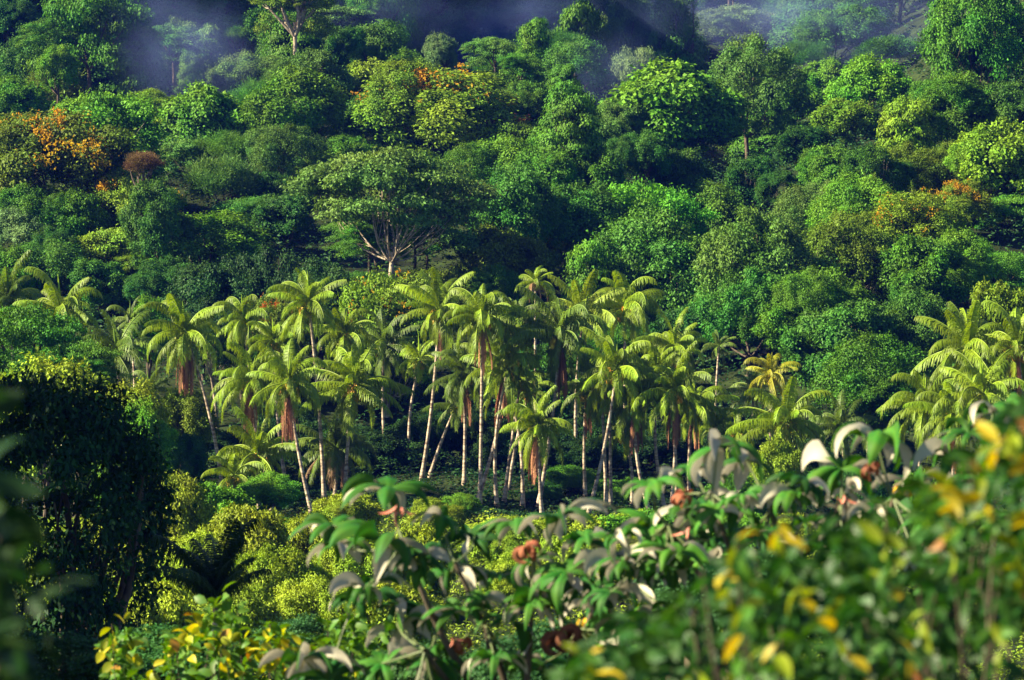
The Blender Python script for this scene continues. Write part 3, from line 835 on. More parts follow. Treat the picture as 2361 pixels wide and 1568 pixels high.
# ------------------------------------------------------------------ coconut palms
def frond_mesh(pitch, seed, bendk=1.0, L=4.7, dry=False):
    rng = np.random.default_rng(seed)
    n = 15
    t = np.linspace(0, 1, n)
    ang = np.radians(np.clip(pitch - bendk * (24 * t + 84 * t ** 2), -89, 89))
    ds = L / (n - 1)
    yaw = np.cumsum(np.full(n, rng.normal() * .03))
    T3 = np.stack([np.cos(ang) * np.cos(yaw), np.cos(ang) * np.sin(yaw), np.sin(ang)], -1)
    P = np.concatenate([[[0, 0, 0]], np.cumsum(T3[:-1] * ds, 0)])
    g = Geo()
    g.tube(P, np.linspace(.075, .015, n), 5, .5, 1)
    m = 84
    tt = np.linspace(.13, .99, m)
    B = np.stack([np.interp(tt, t, P[:, k]) for k in range(3)], -1)
    TT = unit(np.stack([np.interp(tt, t, T3[:, k]) for k in range(3)], -1))
    S0 = unit(np.cross(TT, [0, 0, 1.0]) + [0, 1e-3, 0])
    U = np.cross(S0, TT)
    S0 = S0 * np.sign(S0[:, 1:2] + 1e-9)
    ll = (.92 * np.sin(np.clip(tt * 1.02, 0, 1) ** .75 * math.pi * .93) ** .55 + .12) * (.55 if dry else 1)
    twist = rng.normal() * .35
    for sd in (-1, 1):
        j = rng.normal(size=(m, 3)) * .09
        d0 = unit(S0 * sd * .85 + TT * (.35 + .5 * tt[:, None] ** 2) + U * (.12 + sd * twist * .5) + j)
        gdown = np.array([0, 0, -1.]) * (1.0 + .5 * rng.uniform(size=(m, 1)))
        d1 = unit(d0 + gdown * .45)
        d2 = unit(d0 * .5 + gdown * (1.15 if not dry else 2.5) + j)
        l = (ll * rng.uniform(.72, 1.15, m))[:, None]
        p1 = B + d1 * l * .5
        p2 = p1 + d2 * l * .55
        w = .033 if not dry else .03
        V = np.stack([B - TT * w * .7, B + TT * w * .7, p1 + TT * w, p1 - TT * w, p2 + TT * .012, p2 - TT * .012], 1)
        o = np.arange(m)[:, None] * 6
        Q = np.concatenate([o + [0, 1, 2, 3], o + [3, 2, 4, 5]])
        g.add(V.reshape(-1, 3), Q, np.repeat(np.clip(.5 + rng.normal(size=m) * .18 + rng.normal() * .08, 0, 1), 6), 0)
    return g.mesh('dead_frond' if dry else 'frond', [M_DRY, M_DRY] if dry else [M_FROND, M_RACHIS], smooth=False)

PITCHES = [84, 66, 48, 30, 12, -6, -26, -48]
FROND = {p: [frond_mesh(p, 40 + i * 9 + j, bk) for j, bk in enumerate((.5, .85, 1.25))] for i, p in enumerate(PITCHES)}
DEADF = [frond_mesh(-70 - 5 * i, 300 + i, .25, L=4.7, dry=True) for i in range(4)]

def nut_bunch(seed):
    rng = np.random.default_rng(seed)
    g = Geo()
    for k in range(9):
        a = k * 2.4
        c = np.array([math.cos(a) * .2, math.sin(a) * .2, -.12 - .05 * k + rng.normal() * .04])
        th = np.linspace(-1.3, 1.3, 5)
        g.tube(c + np.stack([0 * th, 0 * th, np.sin(th) * .16], -1), np.maximum(np.cos(th), .05) * .125, 7, rng.uniform(.2, .9))
    for k in range(7):
        a = rng.uniform(0, 6.28)
        t = np.linspace(0, 1, 4)[:, None]
        e = np.array([math.cos(a) * .42, math.sin(a) * .42, rng.uniform(-.35, .2)])
        g.tube(e * t + np.array([0, 0, .25]) * np.sin(t * 3.1), np.full(4, .022), 4, .8)
    return g.mesh('coconut_bunch', [M_NUT], smooth=True)
NUTS = [nut_bunch(70 + i) for i in range(3)]

def spear_mesh():
    g = Geo()
    t = np.linspace(0, 1, 7)[:, None]
    g.tube(np.array([.12, .05, 3.1]) * t, np.array([.09, .11, .12, .10, .08, .05, .015]), 6, .75)
    return g.mesh('spear_leaf', [M_FROND], smooth=True)
SPEAR = spear_mesh()
G_PALM = 'coconut palms of the grove'
rp_ = np.random.default_rng(77)

def palm(x, y, bx, d, r, label, skirt=0, nuts=2, color='n', by=None, nf=28, dryk=0, lean=None, group=G_PALM, bow=None, spread=136, stiff=False):
    """x, y: heart of the crown; bx: foot; d: distance; r: crown radius (note units)"""
    c = unproject(x, y, d)
    bX = unproject(bx, 1150, d)[0]
    bZ = T(bX, d)
    s = metres(r, d) / 3.35
    root = ob('coconut_palm', None, loc=(bX, d, bZ))
    tag(root, label, 'palm tree', group)
    e = c - [bX, d, bZ]
    n = 26
    t = np.linspace(0, 1, n)
    P = e * t[:, None]
    bw = (rp_.normal() * .35 - .12 * e[0]) if bow is None else bow
    P[:, 0] += bw * np.sin(t * math.pi)
    P[:, 1] += rp_.normal() * .3 * np.sin(t * math.pi)
    P[0, 2] -= .5
    R = .84 * (.235 - .09 * t + .14 * np.exp(-t * 14)) * (.75 + .25 * min(s, 1.1)) * (1 + .05 * (np.arange(n) % 2))
    g = Geo(); g.tube(P, R, 8)
    ob('trunk', g.mesh('trunk', [M_PALM], smooth=True), root)
    pal = {'n': (.172, .262, .013), 'y': (.28, .29, .016), 'd': (.10, .165, .02), 'k': (.02, .05, .016), 'o': (.215, .295, .02)}[color]  # darker frond colours stand in for shade on the shaded palms
    rz0 = rp_.uniform(0, 6.28)
    loc = tuple(e + [0, 0, .1])
    for i in range(nf):
        q = (i + .5) / nf
        want = 88 - spread * q ** .9 + rp_.normal() * 6
        p = min(PITCHES, key=lambda a: abs(a - want))
        m = FROND[p][0 if stiff else rp_.integers(3)]
        k = s * rp_.uniform(.72, 1.12) * (.86 if q > .85 else 1)
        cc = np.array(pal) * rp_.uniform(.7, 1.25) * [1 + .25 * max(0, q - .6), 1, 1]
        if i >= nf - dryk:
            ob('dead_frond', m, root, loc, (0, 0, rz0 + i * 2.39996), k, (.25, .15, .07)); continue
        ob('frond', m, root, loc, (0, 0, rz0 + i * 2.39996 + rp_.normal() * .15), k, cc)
    ob('spear_leaf', SPEAR, root, loc, (rp_.normal() * .1, rp_.normal() * .1, rz0), s * rp_.uniform(.7, 1.1), np.array(pal) * 1.25)
    for i in range(skirt):
        ob('dead_frond', DEADF[rp_.integers(4)], root, tuple(e + [0, 0, -.5]), (0, 0, i * 2.39996 + rp_.uniform(0, .5)), s * rp_.uniform(.75, 1.1),
           np.array((.34, .17, .09)) * rp_.uniform(.6, 1.25))
    for i in range(nuts):
        a = -1.57 + (i - (nuts - 1) / 2) * 1.5 + rp_.normal() * .25
        nc = [(.55, .26, .02), (.50, .34, .02), (.34, .36, .03)][rp_.integers(3)]
        ob('coconut_bunch', NUTS[rp_.integers(3)], root, tuple(e + [math.cos(a) * .5 * s, math.sin(a) * .5 * s, -.3]), (0, 0, rp_.uniform(0, 6)), s * rp_.uniform(1.2, 1.7), nc)
    return root

for a in [
    (428, 768, 520, 404, 88, 'leaning palm with a long red-brown skirt of dead fronds, standing apart from the grove', dict(skirt=16, nuts=3)),
    (712, 700, 748, 404, 82, 'tall palm with orange nuts and a curved trunk at the outer end of the grove', dict(nuts=3, bow=.2)),
    (577, 878, 628, 398, 84, 'palm with a pale brown skirt, first of the two skirted neighbours', dict(skirt=13)),
    (665, 884, 720, 392, 86, 'palm with a brown skirt and slanting trunk, second of the two skirted neighbours', dict(skirt=12, nuts=3, bow=-.2)),
    (815, 890, 794, 399, 100, 'stout-crowned palm with big drooping fronds beside the tall curved palm', dict(nuts=3)),
    (592, 1052, 600, 396, 88, 'low fruiting palm spreading its fronds at the foot of the skirted palms', dict(nuts=3)),
    (540, 1098, 545, 384, 62, 'smallest low palm with yellow nuts beside the low fruiting palm', dict(nuts=2, nf=18)),
    (772, 1036, 770, 410, 88, 'low palm with hanging dead fronds behind the stout-crowned palm', dict(color='d', dryk=4)),
    (562, 742, 600, 432, 68, 'palm at the outer edge of the grove behind the first skirted palm', {}),
    (632, 790, 660, 424, 72, 'palm squeezed between the tall curved palm and the grove edge', {}),
    (795, 772, 800, 428, 72, 'palm with orange nuts half hidden behind the stout-crowned palm', dict(nuts=3)),
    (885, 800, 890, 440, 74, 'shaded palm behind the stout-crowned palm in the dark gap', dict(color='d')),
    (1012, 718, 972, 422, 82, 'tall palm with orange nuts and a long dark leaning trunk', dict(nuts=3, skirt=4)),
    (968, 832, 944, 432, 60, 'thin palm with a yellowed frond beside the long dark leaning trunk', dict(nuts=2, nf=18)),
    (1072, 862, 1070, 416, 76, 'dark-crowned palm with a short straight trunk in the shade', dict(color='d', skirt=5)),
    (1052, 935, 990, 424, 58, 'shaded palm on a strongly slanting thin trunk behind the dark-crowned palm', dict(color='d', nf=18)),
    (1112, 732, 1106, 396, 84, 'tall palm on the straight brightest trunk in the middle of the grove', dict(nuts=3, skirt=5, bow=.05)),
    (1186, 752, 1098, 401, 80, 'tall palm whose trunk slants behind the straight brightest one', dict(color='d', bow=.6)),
    (1162, 852, 1205, 399, 84, 'palm with nuts and a narrow red-brown skirt, trunk crossing its neighbours', dict(skirt=9, nuts=3)),
    (1180, 820, 1146, 398, 66, 'palm on a slim upright trunk just beside the narrow-skirted palm', dict(nf=18)),
    (1200, 880, 1162, 403, 62, 'palm on a slim slightly leaning trunk between straight and crossing trunks', dict(nf=18)),
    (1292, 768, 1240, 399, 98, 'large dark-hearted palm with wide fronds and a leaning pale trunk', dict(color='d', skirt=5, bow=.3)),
    (1220, 905, 1172, 410, 60, 'small palm behind the crossing trunks', dict(nf=16)),
    (1238, 984, 1250, 392, 80, 'low palm with bright nuts and a wide brown skirt behind the leaning pale trunk', dict(skirt=16, nuts=3)),
    (1345, 722, 1330, 430, 88, 'pale-fronded palm at the back behind the large dark-hearted palm', dict(color='o')),
    (1440, 712, 1440, 436, 86, 'palm rising highest at the back above the fronds of its neighbours', {}),
    (1235, 652, 1236, 452, 46, 'lone small palm with dry outer fronds standing above the grove', dict(nf=14, dryk=4, nuts=1)),
    (1422, 852, 1354, 394, 88, 'palm with orange nuts on the most slanting trunk of the grove', dict(nuts=4, bow=.3)),
    (1385, 890, 1398, 400, 70, 'palm behind, on the first of the cluster of three slim trunks', dict(nf=18)),
    (1405, 930, 1408, 402, 64, 'palm behind, on the second of the cluster of three slim trunks', dict(nf=18, color='d')),
    (1352, 905, 1350, 406, 66, 'shaded palm with a dark skirt beside the most slanting trunk', dict(skirt=10, color='d', nf=18)),
    (1466, 918, 1500, 397, 80, 'palm with nuts and a brown skirt beside the palm on the most slanting trunk', dict(skirt=9, nuts=3)),
    (1440, 1000, 1456, 404, 58, 'low palm in front of the third slim trunk', dict(nf=16)),
    (1556, 800, 1560, 420, 72, 'palm with a tall spear leaf behind the last big palm of the grove', dict(skirt=4)),
    (1556, 902, 1545, 394, 84, 'last big palm of the grove with a long straw-coloured skirt', dict(skirt=12, nuts=2)),
    (1515, 870, 1535, 402, 70, 'palm close behind the last big palm, on a leaning pale trunk', {}),
    (1600, 940, 1590, 410, 72, 'palm with drooping fronds at the far end of the grove', dict(skirt=4)),
    (1658, 800, 1652, 450, 38, 'small dark palm on a thin trunk in front of the dark trees', dict(nf=14, color='d', nuts=0)),
    (1655, 985, 1660, 412, 62, 'short palm with bright orange fruit stalks beyond the end of the grove', dict(nuts=4, nf=18)),
    (1700, 1000, 1690, 418, 58, 'short palm behind the bright orange fruit stalks', dict(nf=16)),
    (1736, 900, 1734, 440, 60, 'dim palm behind the yellow-fronded palm', dict(color='d', nf=18)),
    (1778, 864, 1774, 398, 58, 'slim yellow-fronded palm standing clear of the grove', dict(color='y', nuts=3, nf=18)),
    (1812, 976, 1815, 392, 98, 'low wide palm with a ring of orange fruit below the yellow-fronded palm', dict(nuts=5)),
    (1938, 985, 1940, 430, 64, 'dim low palm in the gap between the two palm groups', dict(color='d', nuts=0)),
    (2010, 968, 2010, 436, 68, 'dim palm nearer the edge group in the gap between palm groups', dict(color='d', nuts=0)),
    (2232, 802, 2228, 392, 104, 'tallest palm of the group near the picture edge, with orange nuts', dict(nuts=4)),
    (2345, 800, 2350, 388, 92, 'palm cut by the picture edge beside the tallest of its group', dict(nuts=3, skirt=4)),
    (2132, 935, 2122, 392, 88, 'palm with arching fronds at the inner end of the edge group', dict(nuts=2)),
    (2200, 958, 2200, 386, 88, 'palm with a pale brown skirt in the middle of the edge group', dict(skirt=10)),
    (2268, 912, 2272, 384, 92, 'palm with a thick cluster of orange fruit in the edge group', dict(nuts=5, skirt=5)),
    (140, 722, 150, 424, 92, 'wind-blown palm near the picture edge above the broad sunlit tree', dict(nuts=0)),
    (20, 690, 30, 430, 84, 'palm half cut off at the picture edge behind the wind-blown palm', dict(nuts=0, color='d')),
    (268, 812, 275, 420, 88, 'shaded palm between the wind-blown palm and the leaning skirted palm', dict(color='d', nuts=0)),
    (300, 738, 310, 438, 56, 'palm with one upright sunlit frond behind the shaded palm', dict(nf=12, nuts=0, color='d')),
    (345, 900, 350, 412, 56, 'dark low palm behind the sunlit leafy tree', dict(nf=14, nuts=0, color='d')),
]:
    palm(*a[:6], **a[6])

# ------------------------------------------------------------------ nearer trees in shade
PROTO['near'] = [make_proto('dome', 811, dens=1.7, spec=(5.0, 11.0, 26, 22, .26, .13))]
PROTO['near_scrub'] = [make_proto('dome', 821 + i, dens=1.6, spec=(3.0, 3.6, 26, 18, .17, .085)) for i in range(2)]
NAMES.update(near='broadleaf_tree', near_scrub='broadleaf_tree')
plant(85, 872, 640, 'near', (.016, .050, .013), 'big dark tree coloured for deep shade at the picture edge, before the sunlit scrub', G_NEAR, d=150, clear=9, zs=1.45, rec=False, nlimb=12)  # leaf colour set almost black for the shade it stands in
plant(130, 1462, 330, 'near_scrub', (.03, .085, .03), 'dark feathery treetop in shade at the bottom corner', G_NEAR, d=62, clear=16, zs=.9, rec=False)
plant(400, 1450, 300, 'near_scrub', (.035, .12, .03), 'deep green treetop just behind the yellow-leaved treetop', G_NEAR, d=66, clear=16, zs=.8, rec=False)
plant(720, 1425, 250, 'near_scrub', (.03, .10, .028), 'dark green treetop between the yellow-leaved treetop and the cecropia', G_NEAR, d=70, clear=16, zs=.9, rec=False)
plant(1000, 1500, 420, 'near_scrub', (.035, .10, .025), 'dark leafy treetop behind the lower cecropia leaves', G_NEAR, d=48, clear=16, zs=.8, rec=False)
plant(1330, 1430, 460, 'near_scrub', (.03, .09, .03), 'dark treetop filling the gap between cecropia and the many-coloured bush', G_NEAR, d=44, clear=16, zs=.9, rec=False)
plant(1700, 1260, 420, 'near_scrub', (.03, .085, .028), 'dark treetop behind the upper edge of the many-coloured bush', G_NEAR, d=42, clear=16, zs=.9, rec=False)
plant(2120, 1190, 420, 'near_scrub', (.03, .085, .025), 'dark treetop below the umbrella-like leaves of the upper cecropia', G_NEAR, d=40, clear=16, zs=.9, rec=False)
palm(500, 1400, 505, 112, 150, 'dark feather palm coloured for deep shade, with upright fronds, before the sunlit scrub', color='k', nuts=0, nf=18, group=G_NEAR, spread=46, stiff=True)  # shade is put into this palm's frond colour
# unseen trees, added to shade the big dark tree and its neighbours
for (X, Y, W_, top, sh) in [(-33, 145, 20, 15, 'the big dark tree'), (-31, 112, 17, 10, 'the dark feather palm'), (-19, 57, 9, 6, 'the dark treetop in the bottom corner'), (-47, 160, 20, 14, 'the valley behind the big dark tree')]:
    x_, t_ = project(np.array([X, Y, top]))
    plant(x_, t_, W_ * F / Y / K, 'grove', 'd', 'tall broadleaf tree added just outside the view, shading ' + sh, 'tall shade trees added beside the view', d=Y, clear=3, rec=False)

# ------------------------------------------------------------------ single-leaf meshes for the nearest plants
def leaf_blade(L, W, droop, fold, seed, ns=5, na=2, wave=.0, twist=0.0):
    """one smooth leaf along +X, tip bending down, halves folded up"""
    u = np.linspace(0, 1, ns + 1)
    v = np.linspace(-1, 1, 2 * na + 1)
    prof = np.sin(np.pi * np.clip(u, .015, .985) ** .85) ** .8
    ang = -droop * u ** 1.2
    dx = np.cos(ang); dz = np.sin(ang)
    cx = np.concatenate([[0], np.cumsum(.5 * (dx[1:] + dx[:-1]))]) * L / ns
    cz = np.concatenate([[0], np.cumsum(.5 * (dz[1:] + dz[:-1]))]) * L / ns
    V = np.zeros((ns + 1, 2 * na + 1, 3))
    w = W * .5 * prof
    a = w[:, None] * v[None] * math.cos(fold)
    b = w[:, None] * np.abs(v)[None] * math.sin(fold) + wave * W * np.sin(u * 9 + seed)[:, None] * np.abs(v)[None]
    tw = twist * np.clip(u * 2.2, 0, 1)[:, None]
    a, b = a * np.cos(tw) - b * np.sin(tw), a * np.sin(tw) + b * np.cos(tw)
    V[..., 0] = cx[:, None] - np.sin(ang)[:, None] * b
    V[..., 1] = a
    V[..., 2] = cz[:, None] + np.cos(ang)[:, None] * b
    i = np.arange(ns)[:, None] * (2 * na + 1) + np.arange(2 * na)[None]
    Q = np.stack([i, i + 2 * na + 1, i + 2 * na + 2, i + 1], -1).reshape(-1, 4)
    return V.reshape(-1, 3), Q

def rot_to(V, yaw, pitch, roll):
    c, s = math.cos(roll), math.sin(roll)
    V = np.stack([V[:, 0], V[:, 1] * c - V[:, 2] * s, V[:, 1] * s + V[:, 2] * c], -1)
    c, s = math.cos(pitch), math.sin(pitch)
    V = np.stack([V[:, 0] * c - V[:, 2] * s, V[:, 1], V[:, 0] * s + V[:, 2] * c], -1)
    c, s = math.cos(yaw), math.sin(yaw)
    return np.stack([V[:, 0] * c - V[:, 1] * s, V[:, 0] * s + V[:, 1] * c, V[:, 2]], -1)

def shrub_leaf_mesh(L, W, seed):
    rng = np.random.default_rng(seed)
    V, Q = leaf_blade(L, W, rng.uniform(.3, 1.0), rng.uniform(.1, .4), seed)
    g = Geo(); g.add(V, Q, .5)
    return g.mesh('leaf', [M_SHRUBLEAF], smooth=True)

def pick(rng, table):
    w = np.array([r[0] for r in table], float)
    c = np.array(table[rng.choice(len(table), p=w / w.sum())][1])
    return c * rng.uniform(.75, 1.25)

def leafy_bush(name, label, cat, tips, n_parts, LW, table, seed, base, per=8, group=None, rear_color=(.05, .13, .015)):
    """shoots that end at tips (n,3) and carry whorls of leaves; the nearest leaves are parts, the others one part"""
    rng = np.random.default_rng(seed)
    root = ob(name, None, loc=tuple(base))
    tag(root, label, cat, group)
    base = np.asarray(base, float)
    g = Geo()
    hub = base + [0, 0, .3 * (tips[:, 2].mean() - base[2])]
    g.tube(np.array([base - [0, 0, .4], base * .5 + hub * .5 + [.05, 0, 0], hub]) - base, np.array([.10, .085, .07]), 7)
    for k in rng.permutation(len(tips))[:min(len(tips), 70)]:
        P = bend(hub, tips[k], 6, .05, rng) - base
        g.tube(P, np.linspace(.014, .004, 6), 4)
    ob('stem', g.mesh('stem', [M_BARK], smooth=True), root)
    meshes = [shrub_leaf_mesh(*LW, seed + i) for i in range(6)]
    items = []
    for tp in tips:
        ax = unit(rng.normal(size=3) * .35 + [0, 0, 1])
        for j in range(per):
            yaw = j * 2.4 + rng.uniform(0, .8)
            pos = tp - ax * LW[0] * .28 * j
            items.append((pos, yaw, rng.uniform(-1.1, 1.0), rng.normal() * .9, rng.uniform(.7, 1.25), pick(rng, table)))
    items.sort(key=lambda it: it[0][1])
    rest = Geo()
    V0, Q0 = leaf_blade(*LW, .6, .25, 1, ns=3, na=1)
    for i, (pos, yaw, pitch, roll, k, c) in enumerate(items):
        if i < n_parts:
            o = ob('leaf', meshes[i % 6], root, tuple(pos - base), (roll, -pitch, yaw), k, c)
        else:
            rest.add(rot_to(V0 * k, yaw, pitch, roll) + pos - base, Q0, float(np.clip(rng.normal() * .25 + .5, 0, 1)))
    if rest.n:
        tag(ob('foliage', rest.mesh('foliage', [M_SHRUBLEAF], smooth=True), root, color=rear_color), kind='stuff')
    return root

# yellow-leaved treetop
rng = np.random.default_rng(31)
n = 150
tx = rng.uniform(250, 880, n)
top = 1405 + 45 * np.sin(tx * .021) + 60 * ((tx - 520) / 330) ** 2
tips = np.array([unproject(a, b + rng.uniform(0, 1) ** 1.6 * 210, 45 + rng.uniform(-1.2, 1.6)) for a, b in zip(tx, top)])
leafy_bush('broadleaf_tree', 'treetop with round yellow leaves catching the sun at the bottom edge', 'tree', tips, 300, (.17, .10),
           [(5, (.07, .17, .015)), (4, (.26, .30, .015)), (3, (.48, .44, .02)), (.6, (.35, .20, .03))], 41, (unproject(540, 1500, 46)[0], 46, T(-3, 46)), per=9, rear_color=(.07, .16, .015))

# many-coloured bush close to the camera
n = 430
px = np.array([1230, 1400, 1550, 1700, 1800, 1950, 2100, 2200, 2280, 2361, 2520])
py = np.array([1590, 1440, 1360, 1235, 1190, 1175, 1140, 1050, 960, 890, 820])
tx = rng.uniform(1260, 2520, n)
ty = np.interp(tx, px, py) + rng.uniform(0, 1, n) ** 1.2 * 480
td = 12.2 + 4.5 * rng.uniform(0, 1, n)
tips = np.array([unproject(a, b, c) for a, b, c in zip(tx, ty, td)])
leafy_bush('bush', 'many-coloured blurred bush close by, green leaves mixed with yellow and orange', 'bush', tips, 300, (.10, .045),
           [(6.5, (.045, .14, .012)), (6, (.19, .26, .012)), (3, (.42, .34, .015)), (.5, (.50, .16, .025)), (.8, (.22, .11, .03))], 51, (1.35, 14.2, T(1.35, 14.2)), per=9,
           rear_color=(.022, .075, .010))  # rear leaves coloured dark for the shadowed gaps of the bush

# blurred branch at the left edge, very near, its shade put into the leaf colours
n = 46
tips = np.array([unproject(a, b, 9 + rng.uniform(-.6, .8)) for a, b in zip(-190 + 205 * rng.uniform(0, 1, n) ** 1.3, rng.uniform(900, 1640, n))])
leafy_bush('bush', 'blurred bush very near, coloured near black for shade along the picture edge', 'bush', tips, 120, (.13, .06),
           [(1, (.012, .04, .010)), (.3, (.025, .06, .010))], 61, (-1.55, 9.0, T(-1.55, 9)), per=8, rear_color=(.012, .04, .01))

# ------------------------------------------------------------------ cecropias
def cecropia_leaf(seed, r=.40, n=8, curl=1.0, dead=False):
    rng = np.random.default_rng(seed)
    g = Geo()
    for k in range(n):
        yaw = (k + .5) / n * 5.6 + rng.normal() * .09
        L = r * rng.uniform(.8, 1.12) * (.82 if k in (0, n - 1) else 1)
        tw = rng.normal() * .3
        if rng.uniform() < .22:
            tw += rng.choice([-1, 1]) * rng.uniform(1.5, 2.8)      # leaflet turned over, pale side up
        V, Q = leaf_blade(L, L * rng.uniform(.27, .36), rng.uniform(1.7, 2.5) * curl, rng.uniform(-.75, -.2), seed + k, ns=9, na=2, wave=.05, twist=tw)
        V = rot_to(V, yaw, rng.uniform(.2, .75), 0)
        tv = np.tile(np.array([.42, .30, .95, .30, .42]), 10) + rng.normal() * .12 + .10 * np.repeat(np.arange(10) % 2, 5)
        g.add(V, Q, np.clip(tv, 0, 1))
    return g.mesh('leaf', [M_DRY if dead else M_SILVER], smooth=True)
CEC = [cecropia_leaf(900 + 20 * i, n=[9, 10, 8][i % 3], curl=[1, .85, 1.1][i % 3]) for i in range(8)]
CEC_DEAD = cecropia_leaf(1200, r=.36, n=7, curl=1.9, dead=True)
def bud_mesh():
    g = Geo()
    for k in range(3):
        V, Q = leaf_blade(.26 - .05 * k, .055, .5 + .3 * k, .9, k, ns=5, na=1)
        g.add(rot_to(V, k * 2.1, 1.15, .3 * k), Q, .3 + .3 * k)
    return g.mesh('bud', [M_NUT], smooth=True)
BUD = bud_mesh()

def cecropia(label, foot_x, d, nodes, leaves, seed, buds):
    rng = np.random.default_rng(seed)
    X = unproject(foot_x, 1400, d)[0]
    base = np.array([X, d, T(X, d)])
    root = ob('cecropia_tree', None, loc=tuple(base))
    tag(root, label, 'tree', 'cecropia trees in front of the valley')
    N = np.array([unproject(x, y, d + dd) for x, y, dd in nodes])
    g = Geo()
    fork = unproject(foot_x, 1720, d + .3)
    P = np.array([base - [0, 0, .5], base * .6 + fork * .4 + [.15, 0, 0], base * .3 + fork * .7, fork]) - base
    g.tube(P, np.array([.17, .14, .12, .10]), 8)
    for q in N:
        g.tube(bend(fork, q, 8, .04, rng) - base, np.linspace(.045, .018, 8), 6)
    extra = []
    for k in range(32):                                    # leaves further in, between the listed ones
        b0 = leaves[rng.integers(len(leaves))]
        extra.append((b0[0] + rng.normal() * 60, b0[1] + rng.uniform(70, 190), rng.uniform(55, 85), rng.choice(['n', 'd', 'l'])))
    for lf in list(leaves) + extra:
        x, y, r = lf[:3]
        kind = lf[3] if len(lf) > 3 else 'n'
        p = unproject(x, y, d + rng.uniform(-.7, .9))
        q = N[((N - p) ** 2 * [1, .2, 1]).sum(1).argmin()]
        q = q + unit(p - q) * .02
        tb = Geo(); tb.tube(bend(q, p, 6, .05, rng) - base, np.linspace(.012, .007, 6), 5)
        ob('leaf_stalk', tb.mesh('leaf_stalk', [M_RACHIS], smooth=True), root, color=(.10, .14, .05))
        s = metres(r, d) * 1.45 / .40
        c = {'n': (.026, .098, .012), 'l': (.042, .135, .014), 'd': (.017, .068, .012), 'y': (.55, .33, .02), 'b': (.16, .06, .035), 'r': (.26, .09, .05)}[kind]
        c = np.array(c) * rng.uniform(.8, 1.25)
        tl = rng.normal(size=2) * .16
        if kind in 'byr':
            ob('dead_leaf', CEC_DEAD, root, tuple(p - base), (tl[0] + .5, tl[1], rng.uniform(0, 6.28)), s, c)
        else:
            ob('leaf', CEC[rng.integers(len(CEC))], root, tuple(p - base), (tl[0] + .18, tl[1], rng.uniform(0, 6.28)), s, c)
    ob('trunk', g.mesh('trunk', [M_BARK], smooth=True), root)
    for x, y in buds:
        p = unproject(x, y, d - .4)
        ob('bud', BUD, root, tuple(p - base), (rng.normal() * .4 + 2.9, rng.normal() * .5, rng.uniform(0, 6)), rng.uniform(.45, .8), np.array((.45, .15, .09)) * rng.uniform(.7, 1.3))
    return root

cecropia('cecropia with drooping hand-shaped leaves and pale undersides in the middle, before the sunlit scrub', 1200, 31.0,
    [(930, 1250, 0), (1050, 1300, .2), (1230, 1290, -.2), (1400, 1300, .3), (1120, 1440, 0), (980, 1500, -.2), (1330, 1450, .2), (760, 1560, .3)],
    [(895, 1128, 108), (770, 1212, 84), (1015, 1188, 78), (890, 1252, 112), (965, 1280, 70, 'd'), (1085, 1238, 80, 'd'), (1290, 1190, 104, 'd'), (1195, 1208, 84), (1352, 1240, 82),
     (1040, 1318, 98), (1150, 1330, 84, 'l'), (1305, 1318, 102), (1420, 1282, 92, 'd'), (1245, 1388, 84), (1060, 1405, 84), (925, 1440, 100, 'l'), (1180, 1432, 96), (1362, 1400, 90, 'd'),
     (1490, 1232, 92, 'l'), (1010, 1520, 96), (1140, 1515, 86), (1440, 1372, 84, 'd'), (700, 1518, 112), (1295, 1455, 84, 'b'), (1330, 1440, 62, 'y'), (1480, 1440, 86, 'd'), (1210, 1260, 60, 'r'),
     (1060, 1480, 54, 'r'), (880, 1530, 86), (1250, 1530, 90, 'l'), (1400, 1520, 92, 'l'), (820, 1380, 62, 'd'), (1110, 1380, 60, 'l'), (1560, 1310, 76, 'd'), (760, 1570, 84, 'd')],
    210, [(915, 1165), (925, 1170), (1040, 1470)])
cecropia('cecropia with umbrella-like green leaves before the palms, beside the many-coloured bush', 1880, 30.0,
    [(1640, 1140, 0), (1780, 1170, .2), (1940, 1160, 0), (2060, 1150, -.2), (2190, 1120, .2), (1540, 1210, .1), (2260, 1040, 0)],
    [(1655, 1030, 118), (1505, 1118, 84, 'l'), (1600, 1082, 84), (1722, 1062, 92, 'd'), (1940, 1080, 112, 'l'), (2022, 1008, 112, 'l'), (1850, 1110, 74, 'd'), (2105, 1108, 104), (2185, 1046, 92),
     (2235, 998, 84), (2290, 950, 82), (1785, 1140, 70, 'd'), (1700, 1176, 84), (2062, 1196, 92, 'l'), (1590, 1186, 84), (1850, 1200, 76), (2160, 1190, 84, 'd'), (1500, 1210, 84, 'l'),
     (1960, 1190, 84, 'd'), (2010, 1075, 50, 'b'), (2090, 1120, 54, 'y'), (1640, 1240, 74, 'd'), (2260, 1110, 84), (1760, 1240, 84, 'd'), (1905, 1260, 84), (1580, 1140, 54, 'r'), (2340, 1010, 84, 'l')],
    220, [(1945, 1140), (1930, 1145), (1735, 1220), (1590, 1215)])

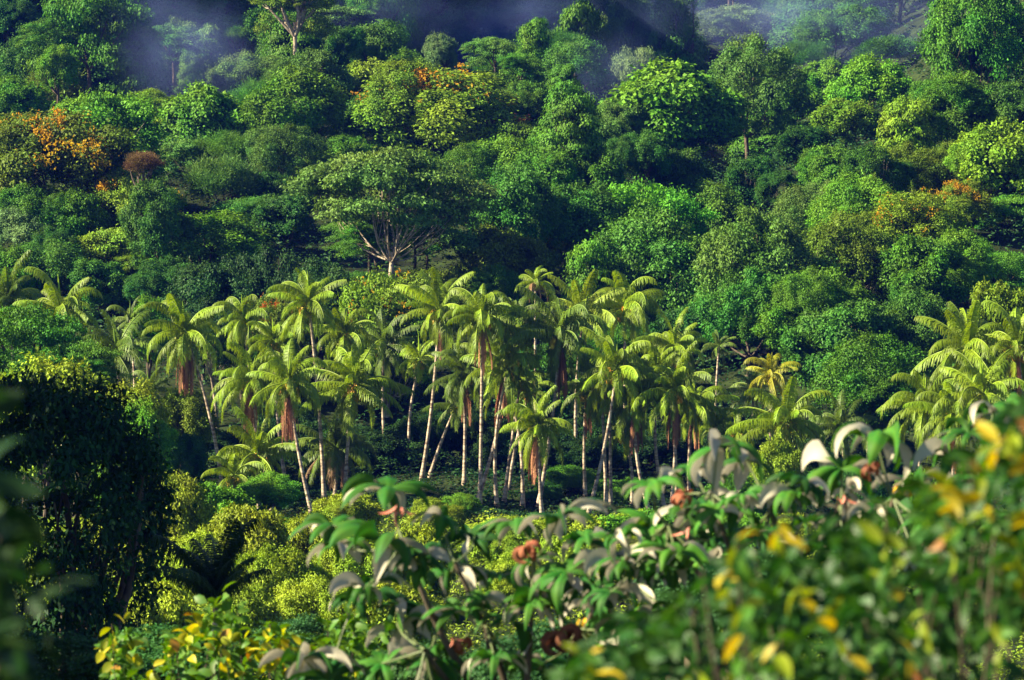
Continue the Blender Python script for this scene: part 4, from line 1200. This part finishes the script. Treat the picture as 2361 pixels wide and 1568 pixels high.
# ------------------------------------------------------------------ air
def volume_mat(name, density, color, aniso, soft=False):
    m, nt, out = nodes_of(name)
    v = nt.nodes.new('ShaderNodeVolumePrincipled')
    v.inputs['Color'].default_value = (*color, 1)
    v.inputs['Density'].default_value = density
    v.inputs['Anisotropy'].default_value = aniso
    if soft:                                               # wisps thin out from the heart of the bank
        tc = nt.nodes.new('ShaderNodeTexCoord')
        ln = nt.nodes.new('ShaderNodeVectorMath'); ln.operation = 'LENGTH'
        nt.links.new(tc.outputs['Object'], ln.inputs[0])
        mr = nt.nodes.new('ShaderNodeMapRange'); mr.interpolation_type = 'SMOOTHERSTEP'
        mr.inputs['From Min'].default_value = .1; mr.inputs['From Max'].default_value = .95
        mr.inputs['To Min'].default_value = 1.0; mr.inputs['To Max'].default_value = 0.0
        nt.links.new(ln.outputs['Value'], mr.inputs['Value'])
        no = nt.nodes.new('ShaderNodeTexNoise'); no.inputs['Scale'].default_value = 2.2; no.inputs['Detail'].default_value = 3
        nt.links.new(tc.outputs['Object'], no.inputs['Vector'])
        m2 = nt.nodes.new('ShaderNodeMapRange')
        m2.inputs['From Min'].default_value = .38; m2.inputs['From Max'].default_value = .66
        m2.inputs['To Min'].default_value = .15; m2.inputs['To Max'].default_value = 2.6
        nt.links.new(no.outputs[0], m2.inputs['Value'])
        mu = nt.nodes.new('ShaderNodeMath'); mu.operation = 'MULTIPLY'
        nt.links.new(mr.outputs[0], mu.inputs[0]); nt.links.new(m2.outputs[0], mu.inputs[1])
        mv = nt.nodes.new('ShaderNodeMath'); mv.operation = 'MULTIPLY'; mv.inputs[1].default_value = density
        nt.links.new(mu.outputs[0], mv.inputs[0]); nt.links.new(mv.outputs[0], v.inputs['Density'])
    nt.links.new(v.outputs[0], out.inputs['Volume'])
    return m

def box_mesh(name, x0, x1, y0, y1, z0, z1, mats):
    V = [(x, y, z) for z in (z0, z1) for y in (y0, y1) for x in (x0, x1)]
    Q = [(0, 2, 3, 1), (4, 5, 7, 6), (0, 1, 5, 4), (2, 6, 7, 3), (0, 4, 6, 2), (1, 3, 7, 5)]
    return new_mesh(name, V, np.full(6, 4), np.array(Q), mats)
tag(ob('haze', box_mesh('haze', -630, 490, -90, 1310, -36, 440, [volume_mat('haze', .00005, (.04, .11, 1.0), .3)])),
    'thin blue haze hanging over the whole valley', 'haze', kind='stuff')

def mist(x, y, d, rx, ry, rz, dens, label, tilt=0.0):
    import bmesh
    bm = bmesh.new()
    bmesh.ops.create_icosphere(bm, subdivisions=4, radius=1.0)
    rng = np.random.default_rng(int(x))
    k = rng.normal(size=(5, 3)) * 1.6
    ph = rng.uniform(0, 6, 5)
    for v in bm.verts:
        n = sum(math.sin(float(np.dot(k[i], v.co)) + ph[i]) for i in range(5)) / 5
        v.co *= 1 + .12 * n
    me = bpy.data.meshes.new('mist')
    bm.to_mesh(me); bm.free()
    me.materials.append(volume_mat('mist', dens, (.32, .43, 1.0), .25, soft=True))
    q = unproject(x, y, d)
    tag(ob('mist', me, loc=tuple(q), rot=(0, tilt, 0), scale=(rx, ry, rz)), label, 'mist', kind='stuff')
mist(430, 120, 672, 18, 20, 17, 0.0068, 'pocket of blue mist rising behind the ridge beside the broad feathery tree', .3)
mist(330, 50, 690, 15, 16, 18, 0.0043, 'thin wisp of mist climbing past the broad feathery tree', .5)
mist(1110, 100, 760, 28, 26, 16, 0.0060, 'bank of mist drifting through the gap behind the orange-topped dome', -.3)
mist(1210, 40, 760, 22, 20, 12, 0.0051, 'small wisp of mist above the vine-hung squared tree', -.5)
mist(1740, 40, 780, 40, 28, 16, 0.0068, 'brightest bank of mist behind the ridge near the tall vine-hung tree', .2)
mist(1400, 170, 680, 14, 16, 13, 0.0043, 'mist caught in the dark gap of the ridge')
mist(2070, 120, 745, 30, 22, 20, 0.0034, 'faint veil of mist before the very tall vine-draped tree')
mist(860, 40, 740, 24, 22, 14, 0.0043, 'thin haze of mist under the hanging sprays at the top edge')
mist(1480, 60, 760, 26, 22, 18, 0.0043, 'mist hanging among the creeper-hung trees at the top edge')
mist(1980, 30, 800, 34, 26, 18, 0.0051, 'blue mist over the shaded back slope at the top edge')
